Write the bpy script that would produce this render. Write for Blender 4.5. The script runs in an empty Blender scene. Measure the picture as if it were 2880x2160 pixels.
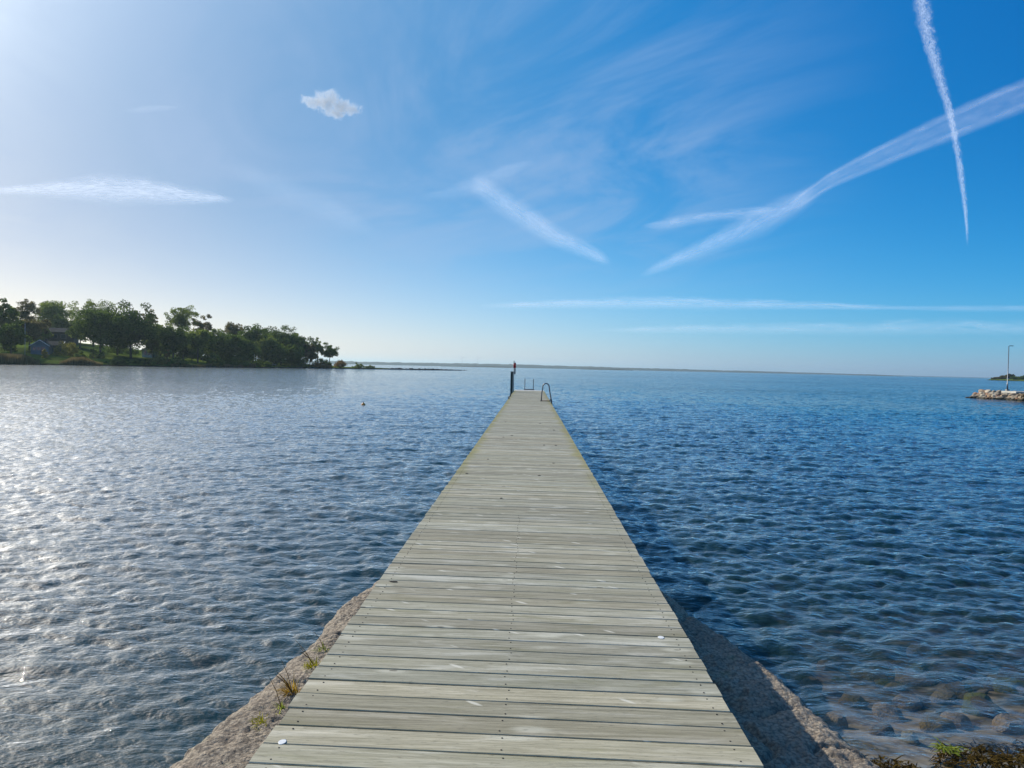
import bpy, math, random
import numpy as np
from mathutils import Matrix, Vector
R = math.radians
sc = bpy.context.scene
col = sc.collection

# ------------------------------------------------------------------ camera
FPX = 2130.0                                   # focal length in photo pixels (2880 wide)
CAM = np.array([0.049, 0.0, 2.40])             # water z=0, deck top z=0.9
YAW, PITCH, ROLL = R(1.37), R(1.267), R(1.27)
cd = bpy.data.cameras.new('camera'); cam = bpy.data.objects.new('camera', cd); col.objects.link(cam)
cd.sensor_width = 36; cd.lens = FPX / 2880 * 36; cd.clip_start = 0.05; cd.clip_end = 200000
MC = (Matrix.Rotation(YAW, 3, 'Z') @ Matrix.Rotation(R(90) - PITCH, 3, 'X') @ Matrix.Rotation(ROLL, 3, 'Z'))
cam.matrix_world = Matrix.Translation(Vector(CAM)) @ MC.to_4x4()
sc.camera = cam
sc.render.resolution_x = 1024; sc.render.resolution_y = 768

# ------------------------------------------------------------------ sun and sky
SUN_AZ, SUN_EL = R(-52), R(32)               # azimuth from +Y, negative = left
SD = Vector((math.sin(SUN_AZ) * math.cos(SUN_EL), math.cos(SUN_AZ) * math.cos(SUN_EL), math.sin(SUN_EL)))
sl = bpy.data.lights.new('sun', 'SUN'); sun = bpy.data.objects.new('sun', sl); col.objects.link(sun)
sl.energy = 5.0; sl.angle = R(0.53); sl.color = (1.0, 0.93, 0.82)
sun.rotation_euler = SD.to_track_quat('Z', 'Y').to_euler()
sc.view_settings.view_transform = 'Standard'; sc.view_settings.look = 'None'
sc.view_settings.exposure = 0.0; sc.view_settings.gamma = 1.0

SKY_TINT = None   # filled below
world = bpy.data.worlds.new('World'); sc.world = world; world.use_nodes = True
wt = world.node_tree; wt.nodes.clear()

class G:
    """small node-graph helper"""
    def __init__(s, tree): s.t = tree
    def n(s, typ, **kw):
        nd = s.t.nodes.new(typ)
        ins = kw.pop('ins', {})
        for k, v in kw.items(): setattr(nd, k, v)
        for k, v in ins.items(): s.set(nd.inputs[k], v)
        return nd
    def set(s, sock, v):
        if isinstance(v, bpy.types.NodeSocket): s.t.links.new(v, sock)
        elif v is not None:
            if sock.type == 'RGBA' and hasattr(v, '__len__') and len(v) == 3: v = (*v, 1)
            sock.default_value = v
    def m(s, op, a, b=None, c=None, clamp=False):
        nd = s.n('ShaderNodeMath', operation=op, use_clamp=clamp)
        for i, v in enumerate((a, b, c)):
            if v is not None: s.set(nd.inputs[i], v)
        return nd.outputs[0]
    def vm(s, op, a, b=None, out=0):
        nd = s.n('ShaderNodeVectorMath', operation=op)
        s.set(nd.inputs[0], a)
        if b is not None: s.set(nd.inputs[1], b)
        return nd.outputs[out]
    def comb(s, x, y, z):
        nd = s.n('ShaderNodeCombineXYZ'); s.set(nd.inputs[0], x); s.set(nd.inputs[1], y); s.set(nd.inputs[2], z); return nd.outputs[0]
    def sep(s, v):
        nd = s.n('ShaderNodeSeparateXYZ'); s.set(nd.inputs[0], v); return nd.outputs
    def mix(s, f, a, b, mode='MIX'):
        nd = s.n('ShaderNodeMix', data_type='RGBA', blend_type=mode)
        s.set(nd.inputs[0], f); s.set(nd.inputs[6], a); s.set(nd.inputs[7], b); return nd.outputs[2]
    def rng(s, v, a, b, c=0.0, d=1.0, smooth=False):
        nd = s.n('ShaderNodeMapRange'); nd.interpolation_type = 'SMOOTHSTEP' if smooth else 'LINEAR'
        for i, q in enumerate((v, a, b, c, d)): s.set(nd.inputs[i], q)
        return nd.outputs[0]
    def noise(s, vec, scale, detail=4, rough=0.55, dist=0.0, out=0):
        nd = s.n('ShaderNodeTexNoise'); s.set(nd.inputs['Vector'], vec)
        nd.inputs['Scale'].default_value = scale; nd.inputs['Detail'].default_value = detail
        nd.inputs['Roughness'].default_value = rough; nd.inputs['Distortion'].default_value = dist
        return nd.outputs[out]
    def vor(s, vec, scale, out='Distance', feature='F1', rand=1.0):
        nd = s.n('ShaderNodeTexVoronoi', feature=feature); s.set(nd.inputs['Vector'], vec)
        nd.inputs['Scale'].default_value = scale; nd.inputs['Randomness'].default_value = rand
        return nd.outputs[out]
    def attr(s, name, out='Fac'): return s.n('ShaderNodeAttribute', attribute_name=name).outputs[out]
    def bump(s, h, strength, dist, normal=None):
        nd = s.n('ShaderNodeBump'); s.set(nd.inputs['Height'], h)
        nd.inputs['Strength'].default_value = strength; nd.inputs['Distance'].default_value = dist
        if normal is not None: s.set(nd.inputs['Normal'], normal)
        return nd.outputs[0]

g = G(wt)
skyn = g.n('ShaderNodeTexSky', sky_type='NISHITA', sun_disc=False, sun_elevation=SUN_EL, sun_rotation=SUN_AZ)
skyn.air_density = 1.0; skyn.dust_density = 1.0; skyn.ozone_density = 1.5
dirv = g.n('ShaderNodeTexCoord').outputs['Generated']
ds = g.sep(dirv)
cosg = g.vm('DOT_PRODUCT', dirv, tuple(SD), out='Value')
zc = g.m('MAXIMUM', ds[2], 0.0)
# measured colour of this sky relative to the plain model: per-channel fit over height and sun distance
#FIT0
FIT = [[0.4842, -5.4894, -7.0192, 3.8709, -0.955, 1.9182, -2.6433, 6.7432, 5.352, 0.8466], [0.7272, -3.8155, 3.2696, -0.3807, -0.0572, 0.2413, -1.2993, 0.3079, 1.8393, 1.0969], [1.4579, -4.7732, 5.2554, -1.4328, -0.2095, -0.1382, -1.2915, 0.3798, 1.3513, 0.9697]]
#FIT1
z1 = g.m('POWER', zc, 0.5); c1 = cosg; c2 = g.m('MULTIPLY', cosg, cosg)
BAS = [z1, zc, g.m('MULTIPLY', zc, zc), c1, c2, g.m('MULTIPLY', c2, c2), g.m('MULTIPLY', z1, c1), g.m('MULTIPLY', zc, c2),
       g.m('POWER', g.m('MAXIMUM', cosg, 0.0), 16.0)]
chs = []
for k in range(3):
    e = FIT[k][0]
    for cf, bs in zip(FIT[k][1:], BAS): e = g.m('MULTIPLY_ADD', bs, cf, e)
    e = g.m('MINIMUM', g.m('MAXIMUM', e, -6.0), 2.0)
    chs.append(g.m('EXPONENT', e))
tint = g.comb(*chs)
base = g.mix(1.0, skyn.outputs[0], tint, 'MULTIPLY')
# thin veil of cirrus high up (sky plane projection of the direction)
iz = g.m('DIVIDE', 1.0, g.m('ADD', zc, 0.06))
cx_ = g.m('MULTIPLY', ds[0], iz); cy_ = g.m('MULTIPLY', ds[1], iz)
cvec = g.comb(g.m('MULTIPLY_ADD', cy_, 0.35, cx_), g.m('MULTIPLY', cy_, 0.55), 0.0)
v1 = g.noise(cvec, 1.3, 6, 0.6, 0.9)
v2 = g.noise(g.comb(g.m('MULTIPLY_ADD', cy_, 0.8, cx_), g.m('MULTIPLY', cy_, 0.22), 3.7), 3.2, 5, 0.62, 0.6)
veil = g.m('MULTIPLY', g.rng(v1, 0.36, 0.66, smooth=True), g.rng(v2, 0.2, 0.8, 0.3, 1.0))
veil = g.m('MULTIPLY', veil, g.rng(ds[2], 0.05, 0.25, smooth=True))
veil = g.m('MULTIPLY', veil, g.rng(ds[0], 0.42, 0.12, 0.0, 0.55, smooth=True))
SKYC = g.mix(veil, base, (4.2, 5.6, 8.0))
bg = g.n('ShaderNodeBackground'); g.set(bg.inputs[0], SKYC); bg.inputs[1].default_value = 0.10
wo = g.n('ShaderNodeOutputWorld'); wt.links.new(bg.outputs[0], wo.inputs[0])

# ------------------------------------------------------------------ projection helpers (photo pixel -> place)
Mn = np.array(MC)
def ray(px, py):
    """direction with unit depth along the view axis"""
    return Mn @ np.array([(px - 1440) / FPX, -(py - 1080) / FPX, -1.0])
def hor(px):
    lo, hi = 800., 1300.
    for _ in range(40):
        mid = (lo + hi) / 2
        if ray(px, mid)[2] > 0: lo = mid
        else: hi = mid
    return lo
def at(px, depth):
    return (CAM + ray(px, hor(px)) * depth)[:2]
def zat(px, py, depth):
    r = ray(px, py); h = ray(px, hor(px))
    return CAM[2] + r[2] * depth * np.hypot(h[0], h[1]) / np.hypot(r[0], r[1])
def onz(px, py, z):
    r = ray(px, py); return CAM + r * ((z - CAM[2]) / r[2])

# ------------------------------------------------------------------ numpy noise
def _h(ix, iy, s):
    n = (ix.astype(np.int64) * 374761393 + iy.astype(np.int64) * 668265263 + s * 1442695041) & 0xffffffff
    n = ((n ^ (n >> 13)) * 1274126177) & 0xffffffff
    return ((n ^ (n >> 16)) & 0xffff) / 65535.0
def vnoise(x, y, s=0):
    ix = np.floor(x); iy = np.floor(y); fx = x - ix; fy = y - iy
    fx = fx * fx * (3 - 2 * fx); fy = fy * fy * (3 - 2 * fy)
    a = _h(ix, iy, s); b = _h(ix + 1, iy, s); c = _h(ix, iy + 1, s); d = _h(ix + 1, iy + 1, s)
    return (a * (1 - fx) + b * fx) * (1 - fy) + (c * (1 - fx) + d * fx) * fy
def fbm(x, y, o=4, s=0, gain=0.5):
    t = 0; a = 1; n = 0
    for i in range(o): t = t + a * (vnoise(x * 2**i, y * 2**i, s + i * 7) - .5); n += a; a *= gain
    return t / n * 2

# ------------------------------------------------------------------ object helpers
def tag(o, label=None, cat=None, group=None, kind=None):
    if label: o['label'] = label
    if cat: o['category'] = cat
    if group: o['group'] = group
    if kind: o['kind'] = kind
    return o
def empty(name, loc=(0, 0, 0), rz=0):
    o = bpy.data.objects.new(name, None); col.objects.link(o); o.location = loc; o.rotation_euler.z = rz
    o.empty_display_size = 0.2
    return o
class MB:
    def __init__(s): s.v = []; s.f = []; s.c = []
    def add(s, v, f, c=None):
        o = len(s.v); s.v.extend([tuple(map(float, p)) for p in v]); s.f.extend([tuple(i + o for i in q) for q in f])
        if c is not None: s.c.extend([c] * len(f))
    def box(s, a, b, c=None):
        (x0, y0, z0), (x1, y1, z1) = a, b
        s.add([(x0,y0,z0),(x1,y0,z0),(x1,y1,z0),(x0,y1,z0),(x0,y0,z1),(x1,y0,z1),(x1,y1,z1),(x0,y1,z1)],
              [(0,3,2,1),(4,5,6,7),(0,1,5,4),(1,2,6,5),(2,3,7,6),(3,0,4,7)], c)
    def tube(s, pts, rad, n=8, caps=True, c=None):
        pts = [Vector(p) for p in pts]; k = len(pts)
        if not hasattr(rad, '__len__'): rad = [rad] * k
        V = []; up = None
        for i, p in enumerate(pts):
            t = (pts[min(i + 1, k - 1)] - pts[max(i - 1, 0)]).normalized()
            if up is None: up = t.orthogonal().normalized()
            up = (up - t * up.dot(t)).normalized(); w = t.cross(up)
            for j in range(n):
                a = 2 * math.pi * j / n; V.append(p + (up * math.cos(a) + w * math.sin(a)) * rad[i])
        F = [(i*n+j, i*n+(j+1) % n, (i+1)*n+(j+1) % n, (i+1)*n+j) for i in range(k-1) for j in range(n)]
        if caps: F += [tuple(range(n))[::-1], tuple((k-1)*n + j for j in range(n))]
        s.add(V, F, c)
    def build(s, name, mat, parent=None, smooth=False):
        me = bpy.data.meshes.new(name); me.from_pydata(s.v, [], s.f); me.update()
        if s.c:
            a = me.attributes.new('rnd', 'FLOAT', 'FACE'); a.data.foreach_set('value', s.c)
        return link(name, me, mat, parent, smooth)
def link(name, me, mat, parent=None, smooth=False):
    if mat and not me.materials: me.materials.append(mat)
    if smooth: me.polygons.foreach_set('use_smooth', [True] * len(me.polygons))
    o = bpy.data.objects.new(name, me); col.objects.link(o)
    if parent: o.parent = parent
    return o
def npmesh(name, V, F, attrs=None, uv=None):
    """V (n,3), F (m,4) arrays"""
    me = bpy.data.meshes.new(name); V = np.asarray(V, np.float32); F = np.asarray(F, np.int32); k = F.shape[1]
    me.vertices.add(len(V)); me.vertices.foreach_set('co', V.ravel())
    me.loops.add(F.size); me.loops.foreach_set('vertex_index', F.ravel())
    me.polygons.add(len(F)); me.polygons.foreach_set('loop_start', np.arange(len(F), dtype=np.int32) * k)
    me.update(calc_edges=True)
    for n, (dom, d) in (attrs or {}).items():
        a = me.attributes.new(n, 'FLOAT', dom); a.data.foreach_set('value', np.asarray(d, np.float32))
    if uv is not None:
        l = me.uv_layers.new(name='UVMap'); l.data.foreach_set('uv', np.asarray(uv, np.float32)[F.ravel()].ravel())
    return me
def gridF(r, c):
    i = np.arange(r - 1)[:, None] * c + np.arange(c - 1)[None, :]
    return np.stack([i, i + 1, i + c + 1, i + c], -1).reshape(-1, 4)

# ------------------------------------------------------------------ materials
def newmat(name):
    m = bpy.data.materials.new(name); m.use_nodes = True; m.node_tree.nodes.clear(); return m, G(m.node_tree)
def out(g, sh): o = g.n('ShaderNodeOutputMaterial'); g.t.links.new(sh, o.inputs[0])
def pbsdf(g, color, rough=0.6, normal=None, spec=0.3, metal=0.0):
    p = g.n('ShaderNodeBsdfPrincipled'); g.set(p.inputs['Base Color'], color); g.set(p.inputs['Roughness'], rough)
    p.inputs['Specular IOR Level'].default_value = spec; p.inputs['Metallic'].default_value = metal
    if normal is not None: g.set(p.inputs['Normal'], normal)
    return p.outputs[0]
def simple(name, c1, c2, scale=3.0, rough=0.7, bump=0.0, metal=0.0, spec=0.3, attr=None):
    m, g = newmat(name)
    oc = g.n('ShaderNodeTexCoord').outputs['Object']
    nz = g.noise(oc, scale, 5, 0.6)
    f = g.rng(nz, 0.3, 0.7)
    if attr: f = g.m('ADD', g.m('MULTIPLY', f, 0.4), g.m('MULTIPLY', g.attr(attr), 0.6))
    c = g.mix(f, c1, c2)
    nrm = g.bump(nz, bump, 0.05) if bump else None
    out(g, pbsdf(g, c, rough, nrm, spec, metal)); return m

def leafmat(name, dark, light, trans=0.45):
    m, g = newmat(name)
    f = g.attr('rnd')
    c = g.mix(f, dark, light)
    c2 = g.mix(f, tuple(x * 1.2 for x in dark), (light[0]*1.35, light[1]*1.3, light[2]*0.8))
    d = g.n('ShaderNodeBsdfDiffuse'); g.set(d.inputs[0], c)
    t = g.n('ShaderNodeBsdfTranslucent'); g.set(t.inputs[0], c2)
    mx = g.n('ShaderNodeMixShader'); mx.inputs[0].default_value = trans
    g.t.links.new(d.outputs[0], mx.inputs[1]); g.t.links.new(t.outputs[0], mx.inputs[2]); out(g, mx.outputs[0]); return m

M = {}
M['bark'] = simple('bark', (0.035, 0.03, 0.025), (0.09, 0.08, 0.065), 2.0, 0.9)
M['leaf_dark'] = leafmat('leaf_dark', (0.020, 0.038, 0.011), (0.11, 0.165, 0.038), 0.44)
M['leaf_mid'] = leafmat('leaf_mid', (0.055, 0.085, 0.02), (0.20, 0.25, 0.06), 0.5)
M['leaf_brown'] = leafmat('leaf_brown', (0.06, 0.056, 0.028), (0.18, 0.155, 0.07), 0.45)
M['leaf_yellow'] = leafmat('leaf_yellow', (0.08, 0.085, 0.02), (0.24, 0.22, 0.06), 0.45)
M['leaf_orange'] = leafmat('leaf_orange', (0.10, 0.06, 0.02), (0.26, 0.16, 0.06), 0.4)
M['reed'] = leafmat('reed', (0.07, 0.055, 0.03), (0.24, 0.19, 0.10), 0.35)
M['weed_yellow'] = leafmat('weed_yellow', (0.25, 0.25, 0.02), (0.50, 0.46, 0.05), 0.45)
M['weed_orange'] = leafmat('weed_orange', (0.25, 0.15, 0.04), (0.50, 0.34, 0.05), 0.4)
M['weed_green'] = leafmat('weed_green', (0.14, 0.20, 0.03), (0.34, 0.38, 0.07), 0.45)
M['seaweed'] = leafmat('seaweed', (0.010, 0.009, 0.005), (0.13, 0.085, 0.022), 0.25)
M['steel'] = simple('galvanised_steel', (0.10, 0.11, 0.12), (0.22, 0.23, 0.24), 20, 0.38, metal=0.85)
M['dark_steel'] = simple('dark_steel', (0.03, 0.035, 0.045), (0.07, 0.075, 0.09), 20, 0.45, metal=0.6)
M['red'] = simple('red_paint', (0.42, 0.015, 0.02), (0.55, 0.03, 0.03), 8, 0.5)
M['white'] = simple('white_paint', (0.65, 0.65, 0.63), (0.8, 0.8, 0.78), 8, 0.5)
M['orange'] = simple('orange_plastic', (0.6, 0.2, 0.03), (0.75, 0.32, 0.06), 8, 0.4)
M['tar_wood'] = simple('tarred_wood', (0.025, 0.038, 0.034), (0.065, 0.085, 0.075), 6, 0.8, 0.3)
M['beam'] = simple('beam_wood', (0.10, 0.10, 0.08), (0.20, 0.19, 0.15), 6, 0.85, 0.3)
M['house_blue'] = simple('pale_blue_boards', (0.11, 0.14, 0.165), (0.16, 0.19, 0.22), 1, 0.8)
M['house_dark'] = simple('dark_stained_boards', (0.035, 0.03, 0.03), (0.06, 0.05, 0.05), 1, 0.8)
M['house_white'] = simple('white_boards', (0.5, 0.52, 0.55), (0.62, 0.64, 0.66), 1, 0.8)
M['roof'] = simple('roof_felt', (0.03, 0.03, 0.033), (0.06, 0.06, 0.06), 1, 0.95, spec=0.02)
M['frame'] = simple('grey_frame', (0.14, 0.15, 0.16), (0.2, 0.21, 0.22), 1, 0.8)
M['glass'] = simple('window_glass', (0.02, 0.03, 0.04), (0.04, 0.05, 0.06), 1, 0.1, spec=0.6)
M['nail'] = simple('rusty_nail', (0.015, 0.013, 0.012), (0.04, 0.03, 0.025), 60, 0.7)
M['knot'] = simple('knot_hole', (0.006, 0.005, 0.004), (0.02, 0.016, 0.012), 60, 0.9)
M['mark'] = simple('mark_paint', (0.62, 0.62, 0.58), (0.78, 0.78, 0.76), 60, 0.7)
M['hill'] = simple('hill_woods', (0.022, 0.028, 0.024), (0.055, 0.06, 0.045), 0.012, 0.95)
M['rockdark'] = simple('dark_shore_rock', (0.02, 0.02, 0.02), (0.07, 0.065, 0.055), 1.2, 0.9)

# weathered deck planks
m, g = newmat('deck_wood'); M['deck'] = m
oc = g.n('ShaderNodeTexCoord').outputs['Object']; s = g.sep(oc); rd = g.attr('rnd'); off = g.m('MULTIPLY', rd, 37.0)
grain = g.noise(g.comb(g.m('ADD', g.m('MULTIPLY', s[0], 2.4), off), g.m('MULTIPLY', s[1], 60.0), off), 1.0, 6, 0.65, 0.5)
patch = g.noise(g.comb(g.m('ADD', g.m('MULTIPLY', s[0], 1.6), off), g.m('MULTIPLY', s[1], 9.0), off), 1.0, 5, 0.6, 0.6)
big = g.noise(oc, 0.5, 3, 0.5)
fine = g.noise(g.comb(g.m('MULTIPLY', s[0], 22.0), g.m('MULTIPLY', s[1], 120.0), off), 1.0, 3, 0.6)
c = g.mix(g.rng(grain, 0.32, 0.68), (0.20, 0.182, 0.125), (0.46, 0.43, 0.33))
c = g.mix(g.m('MULTIPLY', g.rng(patch, 0.52, 0.72, smooth=True), 0.55), c, (0.62, 0.59, 0.50))
c = g.mix(g.m('MULTIPLY', g.rng(patch, 0.47, 0.30, smooth=True), 0.6), c, (0.22, 0.205, 0.12))
c = g.mix(g.m('MULTIPLY', g.rng(big, 0.35, 0.65), 0.25), c, (0.36, 0.34, 0.22))
tone = g.rng(rd, 0, 1, 0.86, 1.20)
rd2 = g.m('FRACT', g.m('MULTIPLY', rd, 17.3))
c = g.mix(1.0, c, g.comb(g.m('MULTIPLY', tone, g.rng(rd2, 0, 1, 0.97, 1.04)), g.m('MULTIPLY', tone, 0.995), g.m('MULTIPLY', tone, g.rng(rd2, 0, 1, 1.0, 0.93))), 'MULTIPLY')
# knots: small ellipses with a dark rim and pale heart
kv = g.comb(g.m('MULTIPLY_ADD', s[0], 2.3, off), g.m('MULTIPLY', s[1], 6.54), off)
kd = g.vor(kv, 1.0, rand=1.0)
c = g.mix(g.m('MULTIPLY', g.rng(kd, 0.26, 0.10, smooth=True), 0.55), c, (0.60, 0.57, 0.44))
c = g.mix(g.m('MULTIPLY', g.rng(kd, 0.065, 0.045, smooth=True), 0.75), c, (0.10, 0.085, 0.06))
c = g.mix(g.rng(fine, 0.58, 0.74, 0, 0.6), c, (0.10, 0.09, 0.065))
fine2 = g.noise(g.comb(g.m('MULTIPLY', s[0], 7.0), g.m('MULTIPLY', s[1], 190.0), off), 1.0, 3, 0.65)
c = g.mix(g.rng(fine2, 0.52, 0.72, 0, 0.45), c, (0.12, 0.108, 0.075))
# pale splinter scars
sv = g.comb(g.m('MULTIPLY_ADD', s[1], 7.0, g.m('MULTIPLY', s[0], 5.0)), g.m('MULTIPLY_ADD', s[0], 1.1, g.m('MULTIPLY', s[1], -2.2)), off)
sd_ = g.vor(g.vm('MULTIPLY', sv, (1.0, 1.0, 1.0)), 1.0)
c = g.mix(g.m('MULTIPLY', g.rng(sd_, 0.12, 0.07), 0.8), c, (0.66, 0.62, 0.50))
# algae and lichen along both edges, out over the water
ed = g.m('ABSOLUTE', g.m('SUBTRACT', s[0], 0.0))
al = g.m('ADD', g.rng(ed, 0.62, 0.97), g.m('MULTIPLY', g.m('SUBTRACT', g.noise(oc, 2.0, 5, 0.65), 0.5), 1.6))
al = g.m('MULTIPLY', g.rng(al, 0.45, 1.0, smooth=True), g.m('MULTIPLY', g.rng(s[1], 6.5, 13.0, smooth=True), 0.62))
c = g.mix(al, c, (0.26, 0.23, 0.05))
al2 = g.m('MULTIPLY', g.rng(g.noise(oc, 5.0, 3, 0.6), 0.6, 0.7), g.m('MULTIPLY', al, 0.7))
c = g.mix(al2, c, (0.38, 0.22, 0.04))
end_pale = g.m('MULTIPLY', g.rng(s[1], 48.3, 50.0), g.rng(g.noise(g.comb(g.m('MULTIPLY', s[0], 1.5), g.m('MULTIPLY', s[1], 2.), 0.), 2.0, 3, 0.6), 0.3, 0.5))  # pale patches on the last planks
c = g.mix(g.m('MULTIPLY', end_pale, 0.8), c, (0.75, 0.73, 0.68))
bh = g.m('ADD', g.m('MULTIPLY', grain, 0.6), g.m('MULTIPLY', fine, 0.4))
out(g, pbsdf(g, c, g.rng(grain, 0.3, 0.7, 0.55, 0.8), g.bump(bh, 0.55, 0.006), 0.12))

# coarse old concrete with pebbles
m, g = newmat('old_concrete'); M['concrete'] = m
oc = g.n('ShaderNodeTexCoord').outputs['Object']
vd = g.vor(oc, 42.0); vc = g.vor(oc, 42.0, out='Color'); vb = g.vor(oc, 17.0)
n1 = g.noise(oc, 3.0, 6, 0.65); n2 = g.noise(oc, 60.0, 4, 0.7)
c = g.mix(g.rng(n1, 0.3, 0.7), (0.22, 0.18, 0.13), (0.42, 0.35, 0.25))
c = g.mix(0.35, c, g.mix(g.n('ShaderNodeSeparateColor', ins={0: vc}).outputs[0], (0.22, 0.16, 0.12), (0.56, 0.47, 0.36)))
c = g.mix(g.rng(vd, 0.45, 0.7, 0, 0.6), c, (0.10, 0.08, 0.06))
c = g.mix(g.rng(n2, 0.55, 0.75, 0, 0.5), c, (0.09, 0.075, 0.06))
geo = g.n('ShaderNodeNewGeometry'); pz = g.sep(geo.outputs['Position'])[2]
wet = g.rng(g.m('ADD', pz, g.m('MULTIPLY', g.m('SUBTRACT', n1, 0.5), 0.16)), 0.235, 0.12, smooth=True)  # wet waterline band, painted higher and darker to deepen the pier's shade
c = g.mix(g.m('MULTIPLY', wet, 0.92), c, (0.02, 0.022, 0.012))
lich = g.rng(g.noise(oc, 6.0, 4, 0.6), 0.6, 0.72, 0, 0.35)
c = g.mix(lich, c, (0.27, 0.27, 0.14))
hh = g.m('SUBTRACT', g.m('MULTIPLY', n2, 0.9), g.m('MULTIPLY', vd, 0.45))
out(g, pbsdf(g, c, 0.85, g.bump(hh, 0.9, 0.022), 0.3))

# sea bed
m, g = newmat('sea_bed'); M['bed'] = m
oc = g.n('ShaderNodeTexCoord').outputs['Object']
n1 = g.noise(oc, 0.9, 6, 0.65, 0.4); n2 = g.noise(oc, 4.0, 5, 0.65, 0.6); vd = g.vor(oc, 3.2); vcol = g.vor(oc, 3.2, out='Color')
c = g.mix(g.rng(n2, 0.3, 0.7), (0.22, 0.16, 0.13), (0.62, 0.48, 0.42))
bz = g.sep(g.n('ShaderNodeNewGeometry').outputs['Position'])[2]
deepf = g.rng(bz, -0.35, -0.8, smooth=True)
c = g.mix(g.m('MULTIPLY', g.rng(n1, 0.44, 0.56, smooth=True), g.m('MULTIPLY_ADD', deepf, 0.65, 0.3)), c, (0.035, 0.04, 0.012))
c = g.mix(g.rng(n1, 0.62, 0.70, smooth=True), c, (0.26, 0.27, 0.06))
c = g.mix(g.rng(vd, 0.45, 0.75, 0, 0.8), c, (0.02, 0.02, 0.012))
v5 = g.vor(oc, 9.0); v5c = g.n('ShaderNodeSeparateColor', ins={0: g.vor(oc, 9.0, out='Color')}).outputs[0]
c = g.mix(g.m('MULTIPLY', g.rng(v5, 0.5, 0.3), 0.45), c, g.mix(v5c, (0.10, 0.07, 0.05), (0.66, 0.55, 0.50)))
n7 = g.noise(oc, 1.7, 5, 0.7, 1.0)
c = g.mix(g.rng(n7, 0.56, 0.64, 0, 0.85, True), c, (0.09, 0.045, 0.02))
out(g, pbsdf(g, c, 0.8, g.bump(n2, 0.6, 0.05), 0.3))

def rockmat(name, cols, wetc=(0.03, 0.03, 0.02), wet0=0.25, sc_=1.0):
    m, g = newmat(name)
    oi = g.n('ShaderNodeObjectInfo').outputs['Random']
    oc = g.n('ShaderNodeTexCoord').outputs['Object']
    n1 = g.noise(oc, 2.5 * sc_, 6, 0.65); n2 = g.noise(oc, 14 * sc_, 4, 0.7)
    r = g.n('ShaderNodeValToRGB'); g.set(r.inputs[0], oi); r.color_ramp.interpolation = 'CONSTANT'
    while len(r.color_ramp.elements) < len(cols): r.color_ramp.elements.new(0.5)
    for i, cc in enumerate(cols): r.color_ramp.elements[i].position = i / len(cols); r.color_ramp.elements[i].color = (*cc, 1)
    c = g.mix(g.rng(n1, 0.35, 0.7, 0, 0.6), r.outputs[0], (0.16, 0.13, 0.10))
    c = g.mix(g.rng(n2, 0.5, 0.7, 0, 0.35), c, (0.08, 0.07, 0.06))
    pz = g.sep(g.n('ShaderNodeNewGeometry').outputs['Position'])[2]
    c = g.mix(g.rng(g.m('ADD', pz, g.m('MULTIPLY', n1, 0.2)), wet0 + 0.12, wet0, 0, 0.9), c, wetc)
    out(g, pbsdf(g, c, 0.8, g.bump(n1, 0.6, 0.06), 0.3)); return m
M['granite'] = rockmat('granite', [(0.50, 0.43, 0.31), (0.46, 0.31, 0.18), (0.34, 0.28, 0.20), (0.58, 0.49, 0.35), (0.44, 0.24, 0.14), (0.28, 0.23, 0.17)])
M['algae_rock'] = rockmat('algae_rock', [(0.46, 0.34, 0.26), (0.24, 0.23, 0.05), (0.50, 0.36, 0.29), (0.28, 0.18, 0.06), (0.16, 0.10, 0.06), (0.36, 0.28, 0.18)], (0.10, 0.085, 0.04), -9, 2.2)

# grass / land
m, g = newmat('meadow'); M['meadow'] = m
oc = g.n('ShaderNodeTexCoord').outputs['Object']; pz = g.sep(g.n('ShaderNodeNewGeometry').outputs['Position'])[2]
n1 = g.noise(oc, 0.05, 5, 0.6); n2 = g.noise(oc, 0.8, 5, 0.7)
c = g.mix(g.rng(n1, 0.4, 0.6), (0.03, 0.055, 0.010), (0.12, 0.18, 0.022))
c = g.mix(g.rng(n2, 0.35, 0.75, 0, 0.6), c, (0.10, 0.09, 0.035))
c = g.mix(g.rng(g.m('ADD', pz, g.m('MULTIPLY', n2, 0.5)), 0.85, 0.45), c, (0.03, 0.027, 0.018))
out(g, pbsdf(g, c, 1.0, g.bump(n2, 0.6, 0.3), 0.0))

# water
m, g = newmat('sea_water'); M['water'] = m
oc = g.n('ShaderNodeNewGeometry').outputs['Position']; s = g.sep(oc)
far = g.attr('far'); dep = g.attr('clear')
w1 = g.noise(g.comb(g.m('MULTIPLY', s[0], 4.0), g.m('MULTIPLY', s[1], 7.0), 0.0), 1.0, 3, 0.6, 0.3)
w2 = g.noise(g.comb(g.m('MULTIPLY', s[0], 18.0), g.m('MULTIPLY', s[1], 26.0), 0.0), 1.0, 3, 0.6)
gnear = g.bump(g.m('ADD', w1, g.m('MULTIPLY', w2, 0.22)), 0.6, 0.05)
gust = g.noise(g.comb(g.m('MULTIPLY', s[0], 0.010), g.m('MULTIPLY', s[1], 0.028), 0.0), 1.0, 4, 0.6)
ncol = g.noise(g.comb(g.m('MULTIPLY', s[0], 1.2), g.m('MULTIPLY', s[1], 1.9), 0.0), 1.0, 4, 0.9, out=1)
sl_ = g.vm('SUBTRACT', ncol, (0.5, 0.5, 0.5)); ss = g.sep(sl_)
k = g.m('MULTIPLY', far, g.rng(gust, 0.35, 0.65, 1.0, 1.7))
rn = g.comb(g.m('MULTIPLY', ss[0], k), g.m('MULTIPLY', ss[1], g.m('MULTIPLY', k, 1.15)), 0.0)
nrm = g.vm('NORMALIZE', g.vm('ADD', gnear, rn))
inc = g.n('ShaderNodeNewGeometry').outputs['Incoming']
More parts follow.
